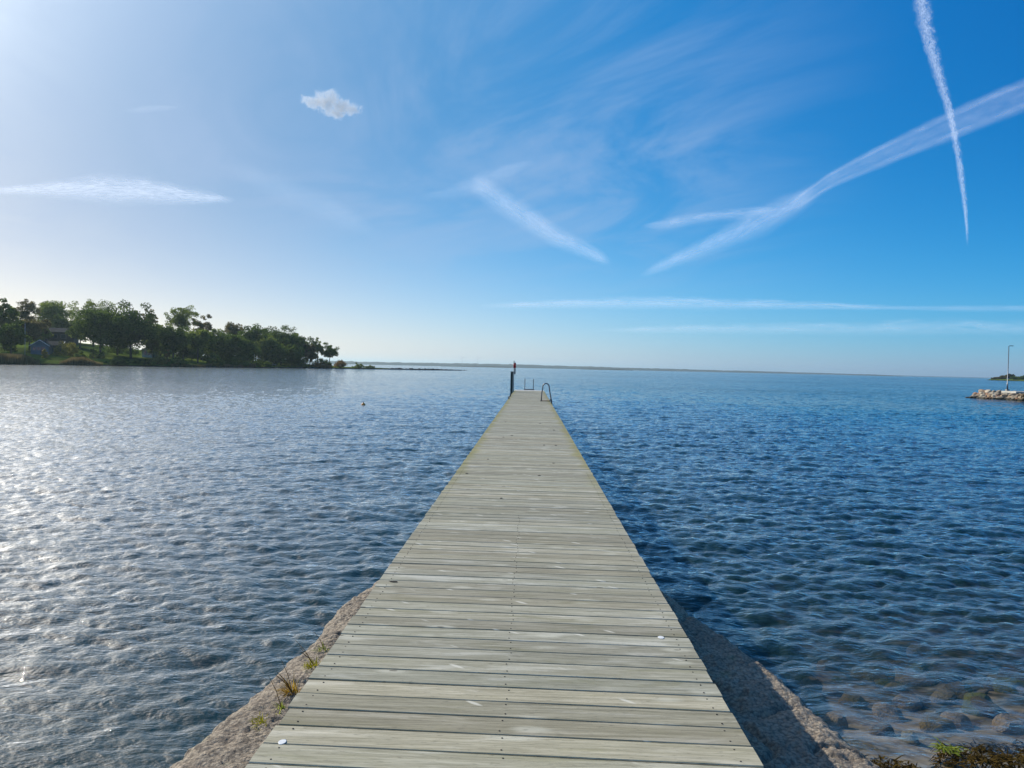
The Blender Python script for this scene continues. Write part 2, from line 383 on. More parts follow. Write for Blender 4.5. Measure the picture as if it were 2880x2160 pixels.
cosi = g.m('MAXIMUM', g.m('ABSOLUTE', g.vm('DOT_PRODUCT', inc, nrm, out='Value')), 0.0)
fres = g.m('MULTIPLY_ADD', g.m('POWER', g.m('SUBTRACT', 1.0, cosi, clamp=True), 4.6), 0.967, 0.033)   # Schlick, same from above and below
gl = g.n('ShaderNodeBsdfGlossy'); g.set(gl.inputs['Roughness'], g.m('MULTIPLY_ADD', far, 0.08, 0.012)); g.set(gl.inputs['Normal'], nrm)
gl.inputs[0].default_value = (1, 1, 1, 1)
df = g.n('ShaderNodeBsdfDiffuse'); g.set(df.inputs[0], g.mix(g.m('MULTIPLY', dep, 2.0, clamp=True), (0.002, 0.026, 0.034), (0.008, 0.034, 0.026)))
tr = g.n('ShaderNodeBsdfTransparent'); tr.inputs[0].default_value = (0.90, 0.93, 0.84, 1)
bm = g.n('ShaderNodeMixShader'); g.set(bm.inputs[0], dep); g.t.links.new(df.outputs[0], bm.inputs[1]); g.t.links.new(tr.outputs[0], bm.inputs[2])
fm = g.n('ShaderNodeMixShader'); g.set(fm.inputs[0], fres); g2 = g.n('ShaderNodeBsdfGlossy'); g2.inputs['Roughness'].default_value = 0.5; g.set(g2.inputs['Normal'], nrm)   # sheen of the finest capillary ripples
gm = g.n('ShaderNodeMixShader'); g.set(gm.inputs[0], g.m('MULTIPLY', 0.30, g.m('MULTIPLY_ADD', far, -1.3, 1.0, clamp=True))); g.t.links.new(gl.outputs[0], gm.inputs[1]); g.t.links.new(g2.outputs[0], gm.inputs[2])
g.t.links.new(bm.outputs[0], fm.inputs[1]); g.t.links.new(gm.outputs[0], fm.inputs[2])
out(g, fm.outputs[0])

# ------------------------------------------------------------------ the sea bed and the shore behind the camera
def sbed(x, y):
    ys = 0.5 + 4.1 / (1 + np.exp(-(x - 1.0) * 3.0))
    s_ = y - ys + 0.5 * fbm(x * 0.5, y * 0.5, 3, 11)
    z = np.where(s_ > 0, -4.4 * (1 - np.exp(-s_ / np.where(x > 0, 17.0, 12.0))), -0.16 * s_)
    z = np.minimum(z, 0.75)
    return z + 0.10 * fbm(x * 0.9, y * 0.9, 4, 5) + 0.02 * fbm(x * 5, y * 5, 3, 9)
xs = np.concatenate([np.linspace(-70, -9, 40), np.linspace(-8.8, 9.8, 240), np.linspace(10, 90, 40)])
ys_ = np.concatenate([np.linspace(-60, 1.8, 50), np.linspace(2, 16, 220), np.linspace(16.3, 90, 80)])
X, Y = np.meshgrid(xs, ys_)
Z = sbed(X, Y)
tag(link('sea_bed', npmesh('sea_bed', np.stack([X, Y, Z], -1).reshape(-1, 3), gridF(len(ys_), len(xs))), M['bed'], smooth=True), kind='structure')

# ------------------------------------------------------------------ water surface
def ocean_tile(N, L, peak, seed, wdir, amp, lo=0.0, spread=4):
    rs = np.random.RandomState(seed)
    k1 = np.fft.fftfreq(N, L / N) * 2 * np.pi
    KX, KY = np.meshgrid(k1, k1); K = np.hypot(KX, KY); K[0, 0] = 1e-6
    kp = 2 * np.pi / peak
    P = np.exp(-1.25 * (kp / K) ** 2) / K ** 3.6
    cs = (KX * math.cos(wdir) + KY * math.sin(wdir)) / K
    P *= (0.12 + np.abs(cs) ** spread)
    P *= np.exp(-(K * L / N * 0.9) ** 2); P[0, 0] = 0
    if lo: P *= (K > 2 * np.pi / lo)
    H = np.sqrt(P) * (rs.randn(N, N) + 1j * rs.randn(N, N))
    h = np.fft.ifft2(H).real; sc_ = amp / h.std()
    dx = np.fft.ifft2(1j * KX / K * H).real * sc_; dy = np.fft.ifft2(1j * KY / K * H).real * sc_
    return h * sc_, dx, dy, L, N
def samp(t, x, y, rot):
    h, dx, dy, L, N = t
    c, s = math.cos(rot), math.sin(rot)
    u = ((x * c + y * s) / L * N) % N; v = ((-x * s + y * c) / L * N) % N
    i = np.floor(u).astype(int); j = np.floor(v).astype(int); fu = u - i; fv = v - j
    i %= N; j %= N; i2 = (i + 1) % N; j2 = (j + 1) % N
    def b(a): return (a[j, i] * (1 - fu) + a[j, i2] * fu) * (1 - fv) + (a[j2, i] * (1 - fu) + a[j2, i2] * fu) * fv
    H, DX, DY = b(h), b(dx), b(dy)
    return H, DX * c - DY * s, DX * s + DY * c
T1 = ocean_tile(1024, 27.0, 0.80, 3, R(86), 0.0132)
T2 = ocean_tile(512, 7.3, 0.36, 8, R(70), 0.0070, lo=0.7, spread=3)
T3 = ocean_tile(256, 47.0, 2.6, 21, R(100), 0.014)
rr = [2.0]
while rr[-1] < 420: rr.append(rr[-1] * (1.0055 if rr[-1] < 60 else 1.011))
while rr[-1] < 16000: rr.append(rr[-1] * 1.05)
rr = np.array(rr); aa = np.concatenate([np.linspace(-110, -47, 90)[:-1], np.linspace(-47, 47, 1080), np.linspace(47, 110, 90)[1:]]) * math.pi / 180
RR, AA = np.meshgrid(rr, aa, indexing='ij')
X = CAM[0] + RR * np.sin(AA); Y = RR * np.cos(AA) - 1.2
lull = (1.08 + 0.5 * fbm(X / 9.0, Y / 14.0, 3, 77)) * (0.55 + 0.45 / (1 + np.exp(-(X + 0.12 * Y + 1.5) / 2.5)))   # waves flattened on the left so they mirror more bright sky
calm = np.clip(1 - np.exp(-((Y - 3.2)) / 3.0), 0.25, 1)
h1, dx1, dy1 = samp(T1, X, Y, 0.0); h2, dx2, dy2 = samp(T2, X, Y, 0.6); h3, dx3, dy3 = samp(T3, X, Y, -0.35)
fade = np.clip((500 - RR) / 300, 0, 1) * lull * calm
Zw = (h1 + h3 + h2 * 1.0) * fade
X2 = X - 1.15 * (dx1 + dx2) * fade; Y2 = Y - 1.15 * (dy1 + dy2) * fade
clear = np.exp(-1.15 * np.clip(-sbed(X, Y), 0, 9)) * 0.97
clear = np.where(Y < 80, clear, 0); clear = np.where(X < -1.0, clear * 0.6, clear)
farA = np.clip((RR - 12) / 90, 0, 1) ** 0.9 * (0.55 + 0.95 * np.clip((AA + 0.15) / 0.5, 0, 1))
me = npmesh('sea', np.stack([X2, Y2, Zw], -1).reshape(-1, 3), gridF(*X.shape), {'clear': ('POINT', clear.ravel()), 'far': ('POINT', farA.ravel())})
tag(link('sea', me, M['water'], smooth=True), kind='structure')
del X, Y, Z, X2, Y2, Zw, RR, AA, h1, h2, h3, dx1, dx2, dx3, dy1, dy2, dy3

# ------------------------------------------------------------------ concrete foundation under the landward end of the pier
def eL(y): return 0.049 + np.interp(y, [-6, 3.9, 7.8, 12.5, 13], [-2.35, -1.84, -1.47, -1.02, -0.9])
def eR(y): return 0.049 + np.interp(y, [-6, 3.9, 5.4, 7.8, 12.5, 13], [2.9, 1.98, 1.76, 1.31, 0.75, 0.7])
yy = np.concatenate([np.linspace(-6, 2.6, 40), np.linspace(2.62, 9.2, 380), np.linspace(9.25, 12.8, 60)])
uu = np.concatenate([[-0.16, -0.10, -0.05, -0.02], np.linspace(0, 0.3, 80), np.linspace(0.31, 0.69, 24), np.linspace(0.7, 1.0, 80), [1.02, 1.05, 1.10, 1.16]])
U, Y = np.meshgrid(uu, yy)
jl = 0.07 * fbm(Y * 1.6, Y * 0 + 3.1, 4, 2) + 0.02 * fbm(Y * 14, Y * 0, 2, 3)
jr = 0.07 * fbm(Y * 1.4, Y * 0 + 9.1, 4, 6) + 0.025 * fbm(Y * 12, Y * 0, 2, 5)
L_ = eL(Y) + jl; R_ = eR(Y) + jr
X = L_ + (R_ - L_) * np.clip(U, 0, 1) + np.where(U < 0, U * 1.3, 0) + np.where(U > 1, (U - 1) * 1.3, 0)
over = np.maximum(-U, 0) + np.maximum(U - 1, 0)
edge = np.minimum(X - L_, R_ - X)
Z = 0.30 + 0.022 * fbm(X * 2.2, Y * 2.2, 4, 31) + 0.020 * fbm(X * 14, Y * 14, 3, 41) + 0.009 * fbm(X * 45, Y * 45, 2, 51)
Z -= 0.07 * np.exp(-np.clip(edge, 0, 9) / 0.06)
Z -= np.where(over > 0, 0.06 + over * 7.0, 0)
crk = np.abs(fbm(X * 0.8, Y * 1.3, 3, 61)); Z -= 0.035 * np.exp(-(crk / 0.022) ** 2) * (over == 0)
endd = np.clip((Y - 12.4) / 0.4, 0, 1); Z -= endd * 1.2
tag(link('concrete_foundation', npmesh('concrete_foundation', np.stack([X, Y, Z], -1).reshape(-1, 3), gridF(len(yy), len(uu))), M['concrete'], smooth=True),
    'rough pebbly concrete foundation that flares out under the near end of the pier', 'foundation')

# ------------------------------------------------------------------ the pier
pier = tag(empty('pier', (0, 0, 0)), 'long straight weathered wooden pier running out over the water', 'pier')
random.seed(4); HW = 0.97; PIT = 0.153; SKEW = 0.028; ZD = 0.9
mb = MB(); nb = MB()
y = -3.06; i = 0
while y < 50.6:
    w = PIT - random.choice([0.005, 0.007, 0.008, 0.009, 0.0105]); r = random.random()
    x0 = -HW + random.gauss(0, 0.0028); x1 = HW + random.gauss(0, 0.0028)
    dz = random.uniform(-0.0015, 0.0015); ti = random.uniform(-0.0012, 0.0012); ch = 0.003
    prof = [(0, -0.028), (0, -ch), (ch, 0), (w * .5, 0.0008), (w - ch, 0), (w, -ch), (w, -0.028)]
    ya = random.uniform(-0.0015, 0.0015)
    V = [(x, y + a + ya * (1 if x > 0 else -1) - x * SKEW, ZD + b + dz + ti * x + (0.0 if x == x0 else 0)) for x in (x0, x1) for a, b in prof]
    n = len(prof)
    F = [(j, j + n, j + 1 + n, j + 1) for j in range(n - 1)] + [(n - 1, 2 * n - 1, n, 0), tuple(range(n)), tuple(range(2 * n - 1, n - 1, -1))]
    mb.add(V, [f[::-1] for f in F], r)
    if y < 11:
        for xn in ((-HW + 0.075, -0.03 + 0.010 * math.sin(i * 1.7), HW - 0.075) if y < 7.5 else (-HW + 0.075, HW - 0.075)):
            for a in (0.028, w - 0.028):
                xx = xn + random.uniform(-0.006, 0.006); yn = y + a - xx * SKEW + random.uniform(-0.003, 0.003); rn_ = 0.0038
                V = [(xx + rn_ * math.cos(t * math.pi / 3), yn + rn_ * math.sin(t * math.pi / 3), ZD + 0.0022 + dz) for t in range(6)]
                V += [(xx + 1.2 * rn_ * math.cos(t * math.pi / 3), yn + 1.2 * rn_ * math.sin(t * math.pi / 3), ZD - 0.004) for t in range(6)]
                nb.add(V, [tuple(range(6))] + [(t, t + 6, (t + 1) % 6 + 6, (t + 1) % 6) for t in range(6)])
    y += PIT; i += 1
YEND = y
mb.build('deck', M['deck'], pier)
nb.build('nails', M['nail'], pier)['kind'] = 'stuff'
for xx in (-0.86, 0.0, 0.86):
    b = MB(); b.box((xx - 0.045, -3, ZD - 0.225), (xx + 0.045, YEND - 0.05, ZD - 0.031)); b.build('stringer', M['beam'], pier)
for k in range(10):
    yk = 13.2 + k * 4.1
    for xx in (-0.72, 0.72):
        b = MB(); b.tube([(xx, yk, -2.9), (xx, yk, ZD - 0.40)], 0.10, 12); b.build('pile', M['tar_wood'], pier, True)
    b = MB(); b.box((-0.93, yk - 0.07, ZD - 0.42), (0.93, yk + 0.07, ZD - 0.228)); b.build('cross_beam', M['beam'], pier)
for k in range(3):
    yk = 3.5 + k * 3.4
    b = MB(); b.box((-0.93, yk - 0.08, 0.24), (0.93, yk + 0.08, ZD - 0.228)); b.build('cross_beam', M['beam'], pier)
def disc(mbx, x, y, z, rx, ry, n=20, th=0.003, wob=0.12, seed=0):
    rs = random.Random(seed); V = [];
    for r_, zz in ((1.0, 0.0), (0.9, th)):
        rs2 = random.Random(seed)
        for t in range(n):
            q = 1 + rs2.uniform(-wob, wob); V.append((x + rx * r_ * q * math.cos(2*math.pi*t/n), y + ry * r_ * q * math.sin(2*math.pi*t/n), z + zz))
    mbx.add(V, [tuple(range(n, 2*n))] + [(t, (t+1) % n, n + (t+1) % n, n + t) for t in range(n)])
for px, py, rx, ry in ((794, 2087, 0.0155, 0.021), (1859, 1793, 0.018, 0.023)):
    p = onz(px, py, ZD); b = MB(); disc(b, p[0], p[1], ZD + 0.0008, rx, ry, th=0.0012, wob=0.05, seed=px); b.build('paint_mark', M['mark'], pier)['label'] = 'round white paint mark'
for px, py, rx, ry in ((1108, 1637, 0.026, 0.012), (1440, 1225, 0.03, 0.05), (1416, 1230, 0.02, 0.04), (1422, 1187, 0.03, 0.06), (1519, 1191, 0.03, 0.06), (1558, 1210, 0.03, 0.07),
                       (1530, 1252, 0.022, 0.045), (1563, 1253, 0.022, 0.045), (1373, 1292, 0.02, 0.03), (1557, 1303, 0.02, 0.03), (1517, 1338, 0.025, 0.025), (1313, 1332, 0.018, 0.025), (1410, 1402, 0.015, 0.02)):
    p = onz(px, py, ZD); b = MB(); disc(b, p[0], p[1], ZD + 0.002, rx, ry, n=12, th=0.003, wob=0.25, seed=px); b.build('knot_hole', M['knot'], pier)

# ------------------------------------------------------------------ things at the far end of the pier
YP = 46.0
post = tag(empty('mooring_post', (-1.07, YP, 0)), 'dark square wooden post standing at the far left corner of the pier', 'post')
b = MB(); b.box((-0.075, -0.075, -2.8), (0.075, 0.075, 2.10)); b.build('shaft', M['tar_wood'], post)
b = MB(); b.box((-0.095, -0.095, 2.103), (0.095, 0.095, 2.14)); b.build('cap', M['tar_wood'], post)
def bands(name, x, y, z0, z1, zr0, zr1, rad, label, cat, grp):
    o = tag(empty(name, (x, y, z0)), label, cat, grp)
    b = MB(); b.tube([(0, 0, 0), (0, 0, zr0 - z0)], rad, 10); b.build('lower_pole', M['dark_steel'], o, True)
    b = MB(); b.tube([(0, 0, zr0 - z0 + .002), (0, 0, zr1 - z0)], rad * 1.5, 10); b.build('red_band', M['red'], o, True)
    b = MB(); b.tube([(0, 0, zr1 - z0 + .002), (0, 0, z1 - z0)], rad, 10); b.build('upper_pole', M['white'] if 'short' in label else M['dark_steel'], o, True)
    return o
bands('rescue_pole', -0.955, YP - 0.02, 0.905, 2.80, 2.35, 2.62, 0.022, 'tall thin rescue pole with a red band tied against the dark post', 'pole', 'rescue poles on the post')
bands('rescue_pole', -0.885, YP - 0.02, 1.98, 2.70, 2.36, 2.66, 0.034, 'short hanging rescue pole with a thick red top beside the dark post', 'pole', 'rescue poles on the post')
b = MB(); b.tube([(-1.0, YP - 0.02, 2.02), (-0.95, YP - 0.02, 2.06), (-0.885, YP - 0.02, 2.05)], 0.012, 6); b.build('bracket', M['dark_steel']); bpy.data.objects['bracket'].parent = post
bpy.data.objects['bracket'].location = (1.07, -YP, 0)

lad = tag(empty('end_ladder', (0, YEND, 0)), 'bathing ladder with two straight upright handles at the far end of the pier', 'ladder', 'bathing ladders')
for xx in (-0.30, 0.27):
    b = MB(); b.tube([(xx, 0.06, -1.4), (xx, 0.06, 1.0), (xx, 0.02, 1.62), (xx - 0.0, -0.02, 1.66)], 0.021, 10); b.build('side_rail', M['dark_steel'], lad, True)
b = MB(); b.box((-0.36, -0.04, 0.905), (0.33, 0.03, 0.965)); b.build('mounting_bar', M['dark_steel'], lad)
for k in range(6):
    b = MB(); b.tube([(-0.30, 0.06, -1.2 + k * 0.32), (0.27, 0.06, -1.2 + k * 0.32)], 0.018, 8); b.build('rung', M['steel'], lad, True)

YL = 34.3
lad = tag(empty('side_ladder', (0.97, YL, 0)), 'steel bathing ladder with tall arched handrails on the right side of the pier', 'ladder', 'bathing ladders')
def arch():
    pts = [(-0.40, 0, 0.905), (-0.385, 0, 1.25), (-0.345, 0, 1.50)]
    for t in range(9):
        a = math.pi * (1 - t / 8) ; pts.append((-0.20 + 0.145 * math.cos(a), 0, 1.545 + 0.155 * math.sin(a)))
    pts += [(-0.035, 0, 1.40), (0.06, 0, 0.92), (0.12, 0, 0.5), (0.12, 0, -1.5)]
    return pts
for yy_ in (-0.14, 0.24):
    b = MB(); b.tube([(p[0], yy_, p[2]) for p in arch()], 0.024, 12); b.build('handrail', M['steel'], lad, True)
    b = MB(); b.tube([(-0.40, yy_, 0.9), (-0.40, yy_, 0.915)], 0.05, 12); b.build('foot_plate', M['steel'], lad)
b = MB(); b.box((-0.40, -0.02, 0.903), (0.02, 0.12, 0.925)); b.build('base_plate', simple('rust', (0.12, 0.05, 0.02), (0.22, 0.10, 0.05), 10, 0.8), lad)
b = MB(); b.tube([(-0.01, -0.16, 0.98), (0.05, -0.17, 0.98), (0.07, -0.17, 0.9), (0.03, -0.17, 0.80), (-0.02, -0.16, 0.86), (-0.01, -0.16, 0.98)], 0.03, 8); b.build('hinge_clamp', M['dark_steel'], lad, True)
for k in range(6):
    b = MB(); b.tube([(0.12, -0.14, -1.2 + k * 0.3), (0.12, 0.24, -1.2 + k * 0.3)], 0.02, 8); b.build('rung', M['steel'], lad, True)
for q, (yy_, lb) in enumerate(((38.6, 'small dark mooring cleat on the left pier edge, farther from the camera'), (36.0, 'small dark mooring cleat on the left pier edge, nearer the camera'))):
    o = tag(empty('mooring_cleat', (-0.95, yy_, ZD)), lb, 'cleat', 'mooring cleats on the left pier edge')
    b = MB(); b.tube([(0, 0, 0.0), (0, 0, 0.10)], [0.035, 0.028], 8); b.build('stem', M['dark_steel'], o, True)
    b = MB(); b.tube([(0, -0.09, 0.10), (0, -0.05, 0.115), (0, 0.05, 0.115), (0, 0.09, 0.10)], [0.014, 0.024, 0.024, 0.014], 8); b.build('horn', M['dark_steel'], o, True)

p = onz(1022, 1139, 0.0)
o = tag(empty('buoy', (p[0], p[1], 0)), 'small orange buoy floating alone on the water left of the pier', 'buoy')
b = MB()
b.tube([(0, 0, -0.13), (0, 0, -0.10), (0, 0, -0.03), (0, 0, 0.05), (0, 0, 0.10), (0, 0, 0.125)], [0.02, 0.08, 0.125, 0.115, 0.07, 0.02], 14); b.build('float', M['orange'], o, True)
b = MB(); b.tube([(0, 0, 0.12), (0, 0, 0.19)], 0.022, 8); b.build('top_eye', M['dark_steel'], o, True)

# ------------------------------------------------------------------ weeds on the left shoulder
def blade(V, F, C, base, d, L, w, bend, rnd):
    n = 4; o = len(V); side = np.array([-d[1], d[0], 0]); nn = np.linalg.norm(side)
    side = side / nn if nn > 1e-4 else np.array([1., 0, 0])
    for i in range(n + 1):
        t = i / n; c = base + d * L * t + np.array([0, 0, -bend * L * t * t]); ww = w * (1 - t) ** 0.6
        V.append(c - side * ww); V.append(c + side * ww)
    for i in range(n): F.append((o + 2*i, o + 2*i + 1, o + 2*i + 3, o + 2*i + 2)); C.append(rnd)
def tuft(name, x, y, n, L, mat, label, stalks=0, seed=0, w=0.003, lean=(-0.5, -0.1)):
    rs = np.random.RandomState(seed); V, F, C = [], [], []
    for _ in range(n):
        a = rs.rand() * 6.28; sp = rs.rand() ** 0.7
        d = np.array([math.cos(a) * sp * 0.9 + lean[0], math.sin(a) * sp * 0.9 + lean[1], 0.9]); d /= np.linalg.norm(d)
        blade(V, F, C, np.array([rs.randn() * 0.02, rs.randn() * 0.03, -0.01]), d, L * rs.uniform(0.4, 1), w, rs.uniform(0.2, 0.8), rs.rand())
    root = tag(empty(name, (x, y, 0.30)), label, 'weed', 'weeds growing beside the deck')
    me = npmesh('leaves', np.array(V), np.array(F), {'rnd': ('FACE', C)}); link('leaves', me, mat, root)
    if stalks:
        b = MB()
        for _ in range(stalks):
            a = rs.uniform(2.2, 4.2); hh = rs.uniform(0.6, 1.2) * 0.20
            d = Vector((math.cos(a) * 0.5 - 0.1, math.sin(a) * 0.6, 1)).normalized()
            b.tube([Vector((0, 0, 0)), d * hh * 0.5, d * hh + Vector((-0.02, 0, -0.01))], [0.0028, 0.002, 0.001], 5)
        b.build('stalks', M['weed_orange'], root)
W = [(738, 2030, 90, 0.10, 'weed_yellow', 'bright yellow low weed on the concrete, nearest the camera', 0),
     (792, 1990, 60, 0.10, 'weed_green', 'yellow-green weed just behind the bright yellow one, against the deck', 1),
     (822, 1945, 80, 0.20, 'weed_orange', 'tallest orange weed with thin brown stalks beside the deck', 5),
     (883, 1868, 70, 0.13, 'weed_yellow', 'yellow weed with brown stalks farther along the deck edge', 4),
     (912, 1826, 60, 0.11, 'weed_green', 'pale green weed farthest from the camera along the deck edge', 1)]
for k, (px, py, n, L, mt, lb, st) in enumerate(W):
    p = onz(px, py, 0.31); tuft('weed', p[0], p[1], n, L, M[mt], lb, st, seed=k)

# ------------------------------------------------------------------ rocks
from mathutils import noise as mnoise
def rock_mesh(name, seed, sx=1, sy=1, sz=0.7, sub=3, rough=0.32, cuts=9):
    import bmesh
    bm = bmesh.new(); bmesh.ops.create_icosphere(bm, subdivisions=sub, radius=1)
    rs = random.Random(seed); off = Vector((rs.random() * 50, rs.random() * 50, rs.random() * 50))
    pl = []
    for _ in range(cuts):
        d = Vector((rs.gauss(0, 1), rs.gauss(0, 1), rs.gauss(0, 1))).normalized(); pl.append((d, rs.uniform(0.62, 0.92)))
    for v in bm.verts:
        p = v.co.copy()
        for d, h in pl:
            q = p.dot(d)
            if q > h: p -= d * (q - h) * 0.92
        p *= 1 + rough * 0.5 * mnoise.noise(p * 1.3 + off) + 0.05 * mnoise.noise(p * 5 + off)
        v.co = Vector((p.x * sx, p.y * sy, p.z * sz))
    me = bpy.data.meshes.new(name); bm.to_mesh(me); bm.free()
    for f in me.polygons: f.use_smooth = sub > 2 and False
    return me
rocks = [rock_mesh('boulder', i, random.Random(i).uniform(0.9, 1.5), random.Random(i + 9).uniform(0.8, 1.1), random.Random(i + 5).uniform(0.6, 0.95)) for i in range(10)]
def rock(name, me, loc, s, rz, mat, label, cat, grp, tilt=0.0):
    o = bpy.data.objects.new(name, me); col.objects.link(o)
    if not me.materials: me.materials.append(None)
    o.material_slots[0].link = 'OBJECT'; o.material_slots[0].material = mat
    o.location = loc; o.scale = (s, s, s); o.rotation_euler = (tilt, tilt * 0.6, rz)
    return tag(o, label, cat, grp)

# submerged stones near the right-hand shore
rs = random.Random(12)
subm = [(1945, 1745, 0.32, 'large yellow-green stone under water out to the right of the pier'), (2210, 1905, 0.30, 'brown stone under shallow water beside the sunlit concrete'),
        (2045, 1755, 0.22, None), (2290, 1800, 0.25, None), (2130, 1620, 0.3, None), (2560, 1760, 0.3, None), (2500, 1950, 0.26, None), (2760, 1930, 0.34, None),
        (2350, 2010, 0.24, None), (2480, 2060, 0.2, None), (2640, 2010, 0.22, None), (2850, 2020, 0.3, None), (2700, 1840, 0.28, None), (2400, 1900, 0.26, None), (2300, 2050, 0.22, None),
        (2860, 1850, 0.3, None), (2600, 1660, 0.3, None), (2560, 2090, 0.16, None), (2330, 1690, 0.28, None),
        (560, 2080, 0.22, 'olive stone under water close to the left edge of the concrete'), (180, 2110, 0.3, None), (330, 1990, 0.25, None), (60, 2040, 0.3, None), (700, 1900, 0.2, None), (90, 1880, 0.3, None)]
for k, (px, py, s_, lb) in enumerate(subm):
    p = onz(px, py, -0.25)
    zb = float(sbed(np.array(p[0]), np.array(p[1])))
    s_ *= 0.5
    rock('submerged_stone', rocks[k % 10], (p[0], p[1], min(zb + s_ * 0.10, -0.12 - s_ * 0.75)), s_, rs.random() * 6, M['algae_rock'],
         lb or ('algae-covered stone under shallow water right of the concrete foundation' if px > 1440 else 'algae-covered stone under water left of the concrete foundation'),
         'stone', 'submerged stones')

rs = random.Random(31)
for k in range(110):
    x = rs.uniform(1.9, 7.5); y = rs.uniform(4.8, 8.6)
    zb = float(sbed(np.array(x), np.array(y))); s_ = rs.choice([0.05, 0.07, 0.09, 0.12, 0.16]) * rs.uniform(0.8, 1.2)
    rock('submerged_stone', rocks[k % 10], (x, y, min(zb + s_ * 0.2, -0.09 - s_ * 0.5)), s_, rs.random() * 6, M['algae_rock'],
         'fist to head sized stone under the shallow water in the lower right', 'stone', 'small submerged stones', rs.uniform(-.5, .5)).scale.z = s_ * 0.6

# seaweed heap in the lower right corner
V, F, C = [], [], []
rn = np.random.RandomState(5)
poly = []
for _ in range(30000):
    x = rn.uniform(1.9, 7.0); y = rn.uniform(3.2, 5.4)
    lim = float(np.interp(x, [1.9, 2.15, 2.35, 2.5, 2.62, 2.8, 3.2, 5, 7], [4.42, 4.72, 4.80, 4.64, 4.74, 5.0, 5.03, 5.1, 5.3])) + 0.10 * float(fbm(np.array(x * 3.0), np.array(0.5), 3, 4))
    if y > lim: continue
    hgt = min(0.09, 0.25 * (lim - y)) + 0.035 * float(fbm(np.array(x * 5), np.array(y * 5), 3, 8))
    zb = max(float(sbed(np.array(x), np.array(y))), -0.02)
    a = rn.rand() * 6.28; d = np.array([math.cos(a), math.sin(a), rn.uniform(-0.1, 0.7)]); d /= np.linalg.norm(d)
    blade(V, F, C, np.array([x, y, zb + max(hgt, 0) * rn.uniform(0.6, 1.1) + 0.0]), d, rn.uniform(0.03, 0.11), rn.uniform(0.003, 0.009), rn.uniform(0.2, 1.0), rn.rand() ** 1.6)
tag(link('seaweed', npmesh('seaweed', np.array(V), np.array(F), {'rnd': ('FACE', C)}), M['seaweed']), 'heap of dark brown washed-up seaweed at the water edge in the lower right corner', 'seaweed', kind='stuff')
p = onz(2665, 2085, 0.1)
V, F, C = [], [], []
for _ in range(60):
    a = rn.rand() * 6.28; d = np.array([math.cos(a) * .8, math.sin(a) * .8, 0.8]); d /= np.linalg.norm(d)
    blade(V, F, C, np.array([p[0] + rn.randn() * 0.03, p[1] + rn.randn() * 0.03, 0.04]), d, rn.uniform(0.05, 0.13), 0.007, 0.6, rn.rand())
tag(link('sea_lettuce', npmesh('sea_lettuce', np.array(V), np.array(F), {'rnd': ('FACE', C)}), M['weed_green']), 'small bright green weed on the dark seaweed heap', 'weed')

# ------------------------------------------------------------------ right-hand breakwater with the lamp post
bw = [(2715, 1119), (2745, 1120), (2790, 1123), (2840, 1125), (2890, 1128), (2960, 1134), (3300, 1156)]
rs = random.Random(7)
def wl(px): return np.interp(px, [a for a, _ in bw], [b for _, b in bw])
cnt = 0
for row, (dz, back) in enumerate(((0.06, 0.0), (0.30, 0.4), (0.54, 0.8), (0.74, 1.3))):
    px = 2722 + row * 12
    while px < 3060:
        s_ = rs.uniform(0.28, 0.46) if rs.random() < 0.7 else rs.uniform(0.2, 0.28)
        if px < 2735: s_ *= 0.8
        p = onz(px, wl(px), 0.0)
        rampz = dz * min(1, (px - 2700) / 60)
        lab = {0: 'granite boulder at the waterline of the breakwater below the lamp post', 1: 'granite boulder in the middle of the breakwater slope below the lamp post', 2: 'granite boulder in the upper slope of the breakwater near the lamp post', 3: 'granite boulder on the crest of the breakwater near the lamp post'}[row]
        if cnt == 0: lab = 'boulder at the very tip of the breakwater, farthest left of its pile'
        rock('boulder', rocks[rs.randrange(10)], (*((p - CAM) * (1 + (back + s_ * 0.3) / p[1]) + CAM)[:2], rampz + rs.uniform(-0.05, 0.05)), s_ * 0.92, rs.random() * 6.28, M['granite'], lab, 'boulder', 'boulders of the breakwater', rs.uniform(-0.4, 0.4))
        px += s_ * 24 * rs.uniform(0.95, 1.2); cnt += 1
# fill behind the boulders
V = []; rws = [(0.9, -0.6), (1.3, 0.0), (2.0, 0.5), (4.5, 0.66), (6.0, 0.2), (6.6, -0.8)]; xs = np.linspace(2745, 3290, 80)
for back, zz in rws:
    for px in xs:
        p = onz(px, wl(px), 0.0); q = CAM + (p - CAM) * (1 + back / p[1])
        V.append((q[0], q[1], zz * min(1, 0.3 + (px - 2745) / 60) + 0.05 * float(fbm(np.array(px / 9.), np.array(back), 3, 4))))
tag(link('breakwater_core', npmesh('breakwater_core', V, gridF(len(rws), len(xs))), M['rockdark'], smooth=True), 'dark gravel core of the breakwater between its boulders', 'breakwater')
pl_ = onz(2850, 1104, 0.9); b = MB()
b.box((pl_[0] + 0.15, pl_[1] - 0.2, 0.84), (pl_[0] + 22, pl_[1] + 2.3, 1.02))
tag(b.build('walkway_slab', simple('pale_concrete', (0.42, 0.40, 0.34), (0.56, 0.53, 0.46), 1.5, 0.85)), 'pale concrete walkway slab on top of the breakwater right of the lamp post', 'walkway')
pb = onz(2833, 1097, 0.98); D = np.linalg.norm(pb - CAM)
lp = tag(empty('lamp_post', (pb[0], pb[1], 0.85)), 'tall thin grey lamp post with a short arm standing on the breakwater', 'lamp post')
depth = (pb - CAM) @ ray(1440, 1080) 
ztop = zat(2840, 973, depth) - 0.85
b = MB(); b.tube([(0, 0, 0), (0, 0, 0.9), (0, 0, 0.93), (0, 0, ztop)], [0.085, 0.085, 0.055, 0.04], 12); b.build('pole', M['steel'], lp, True)
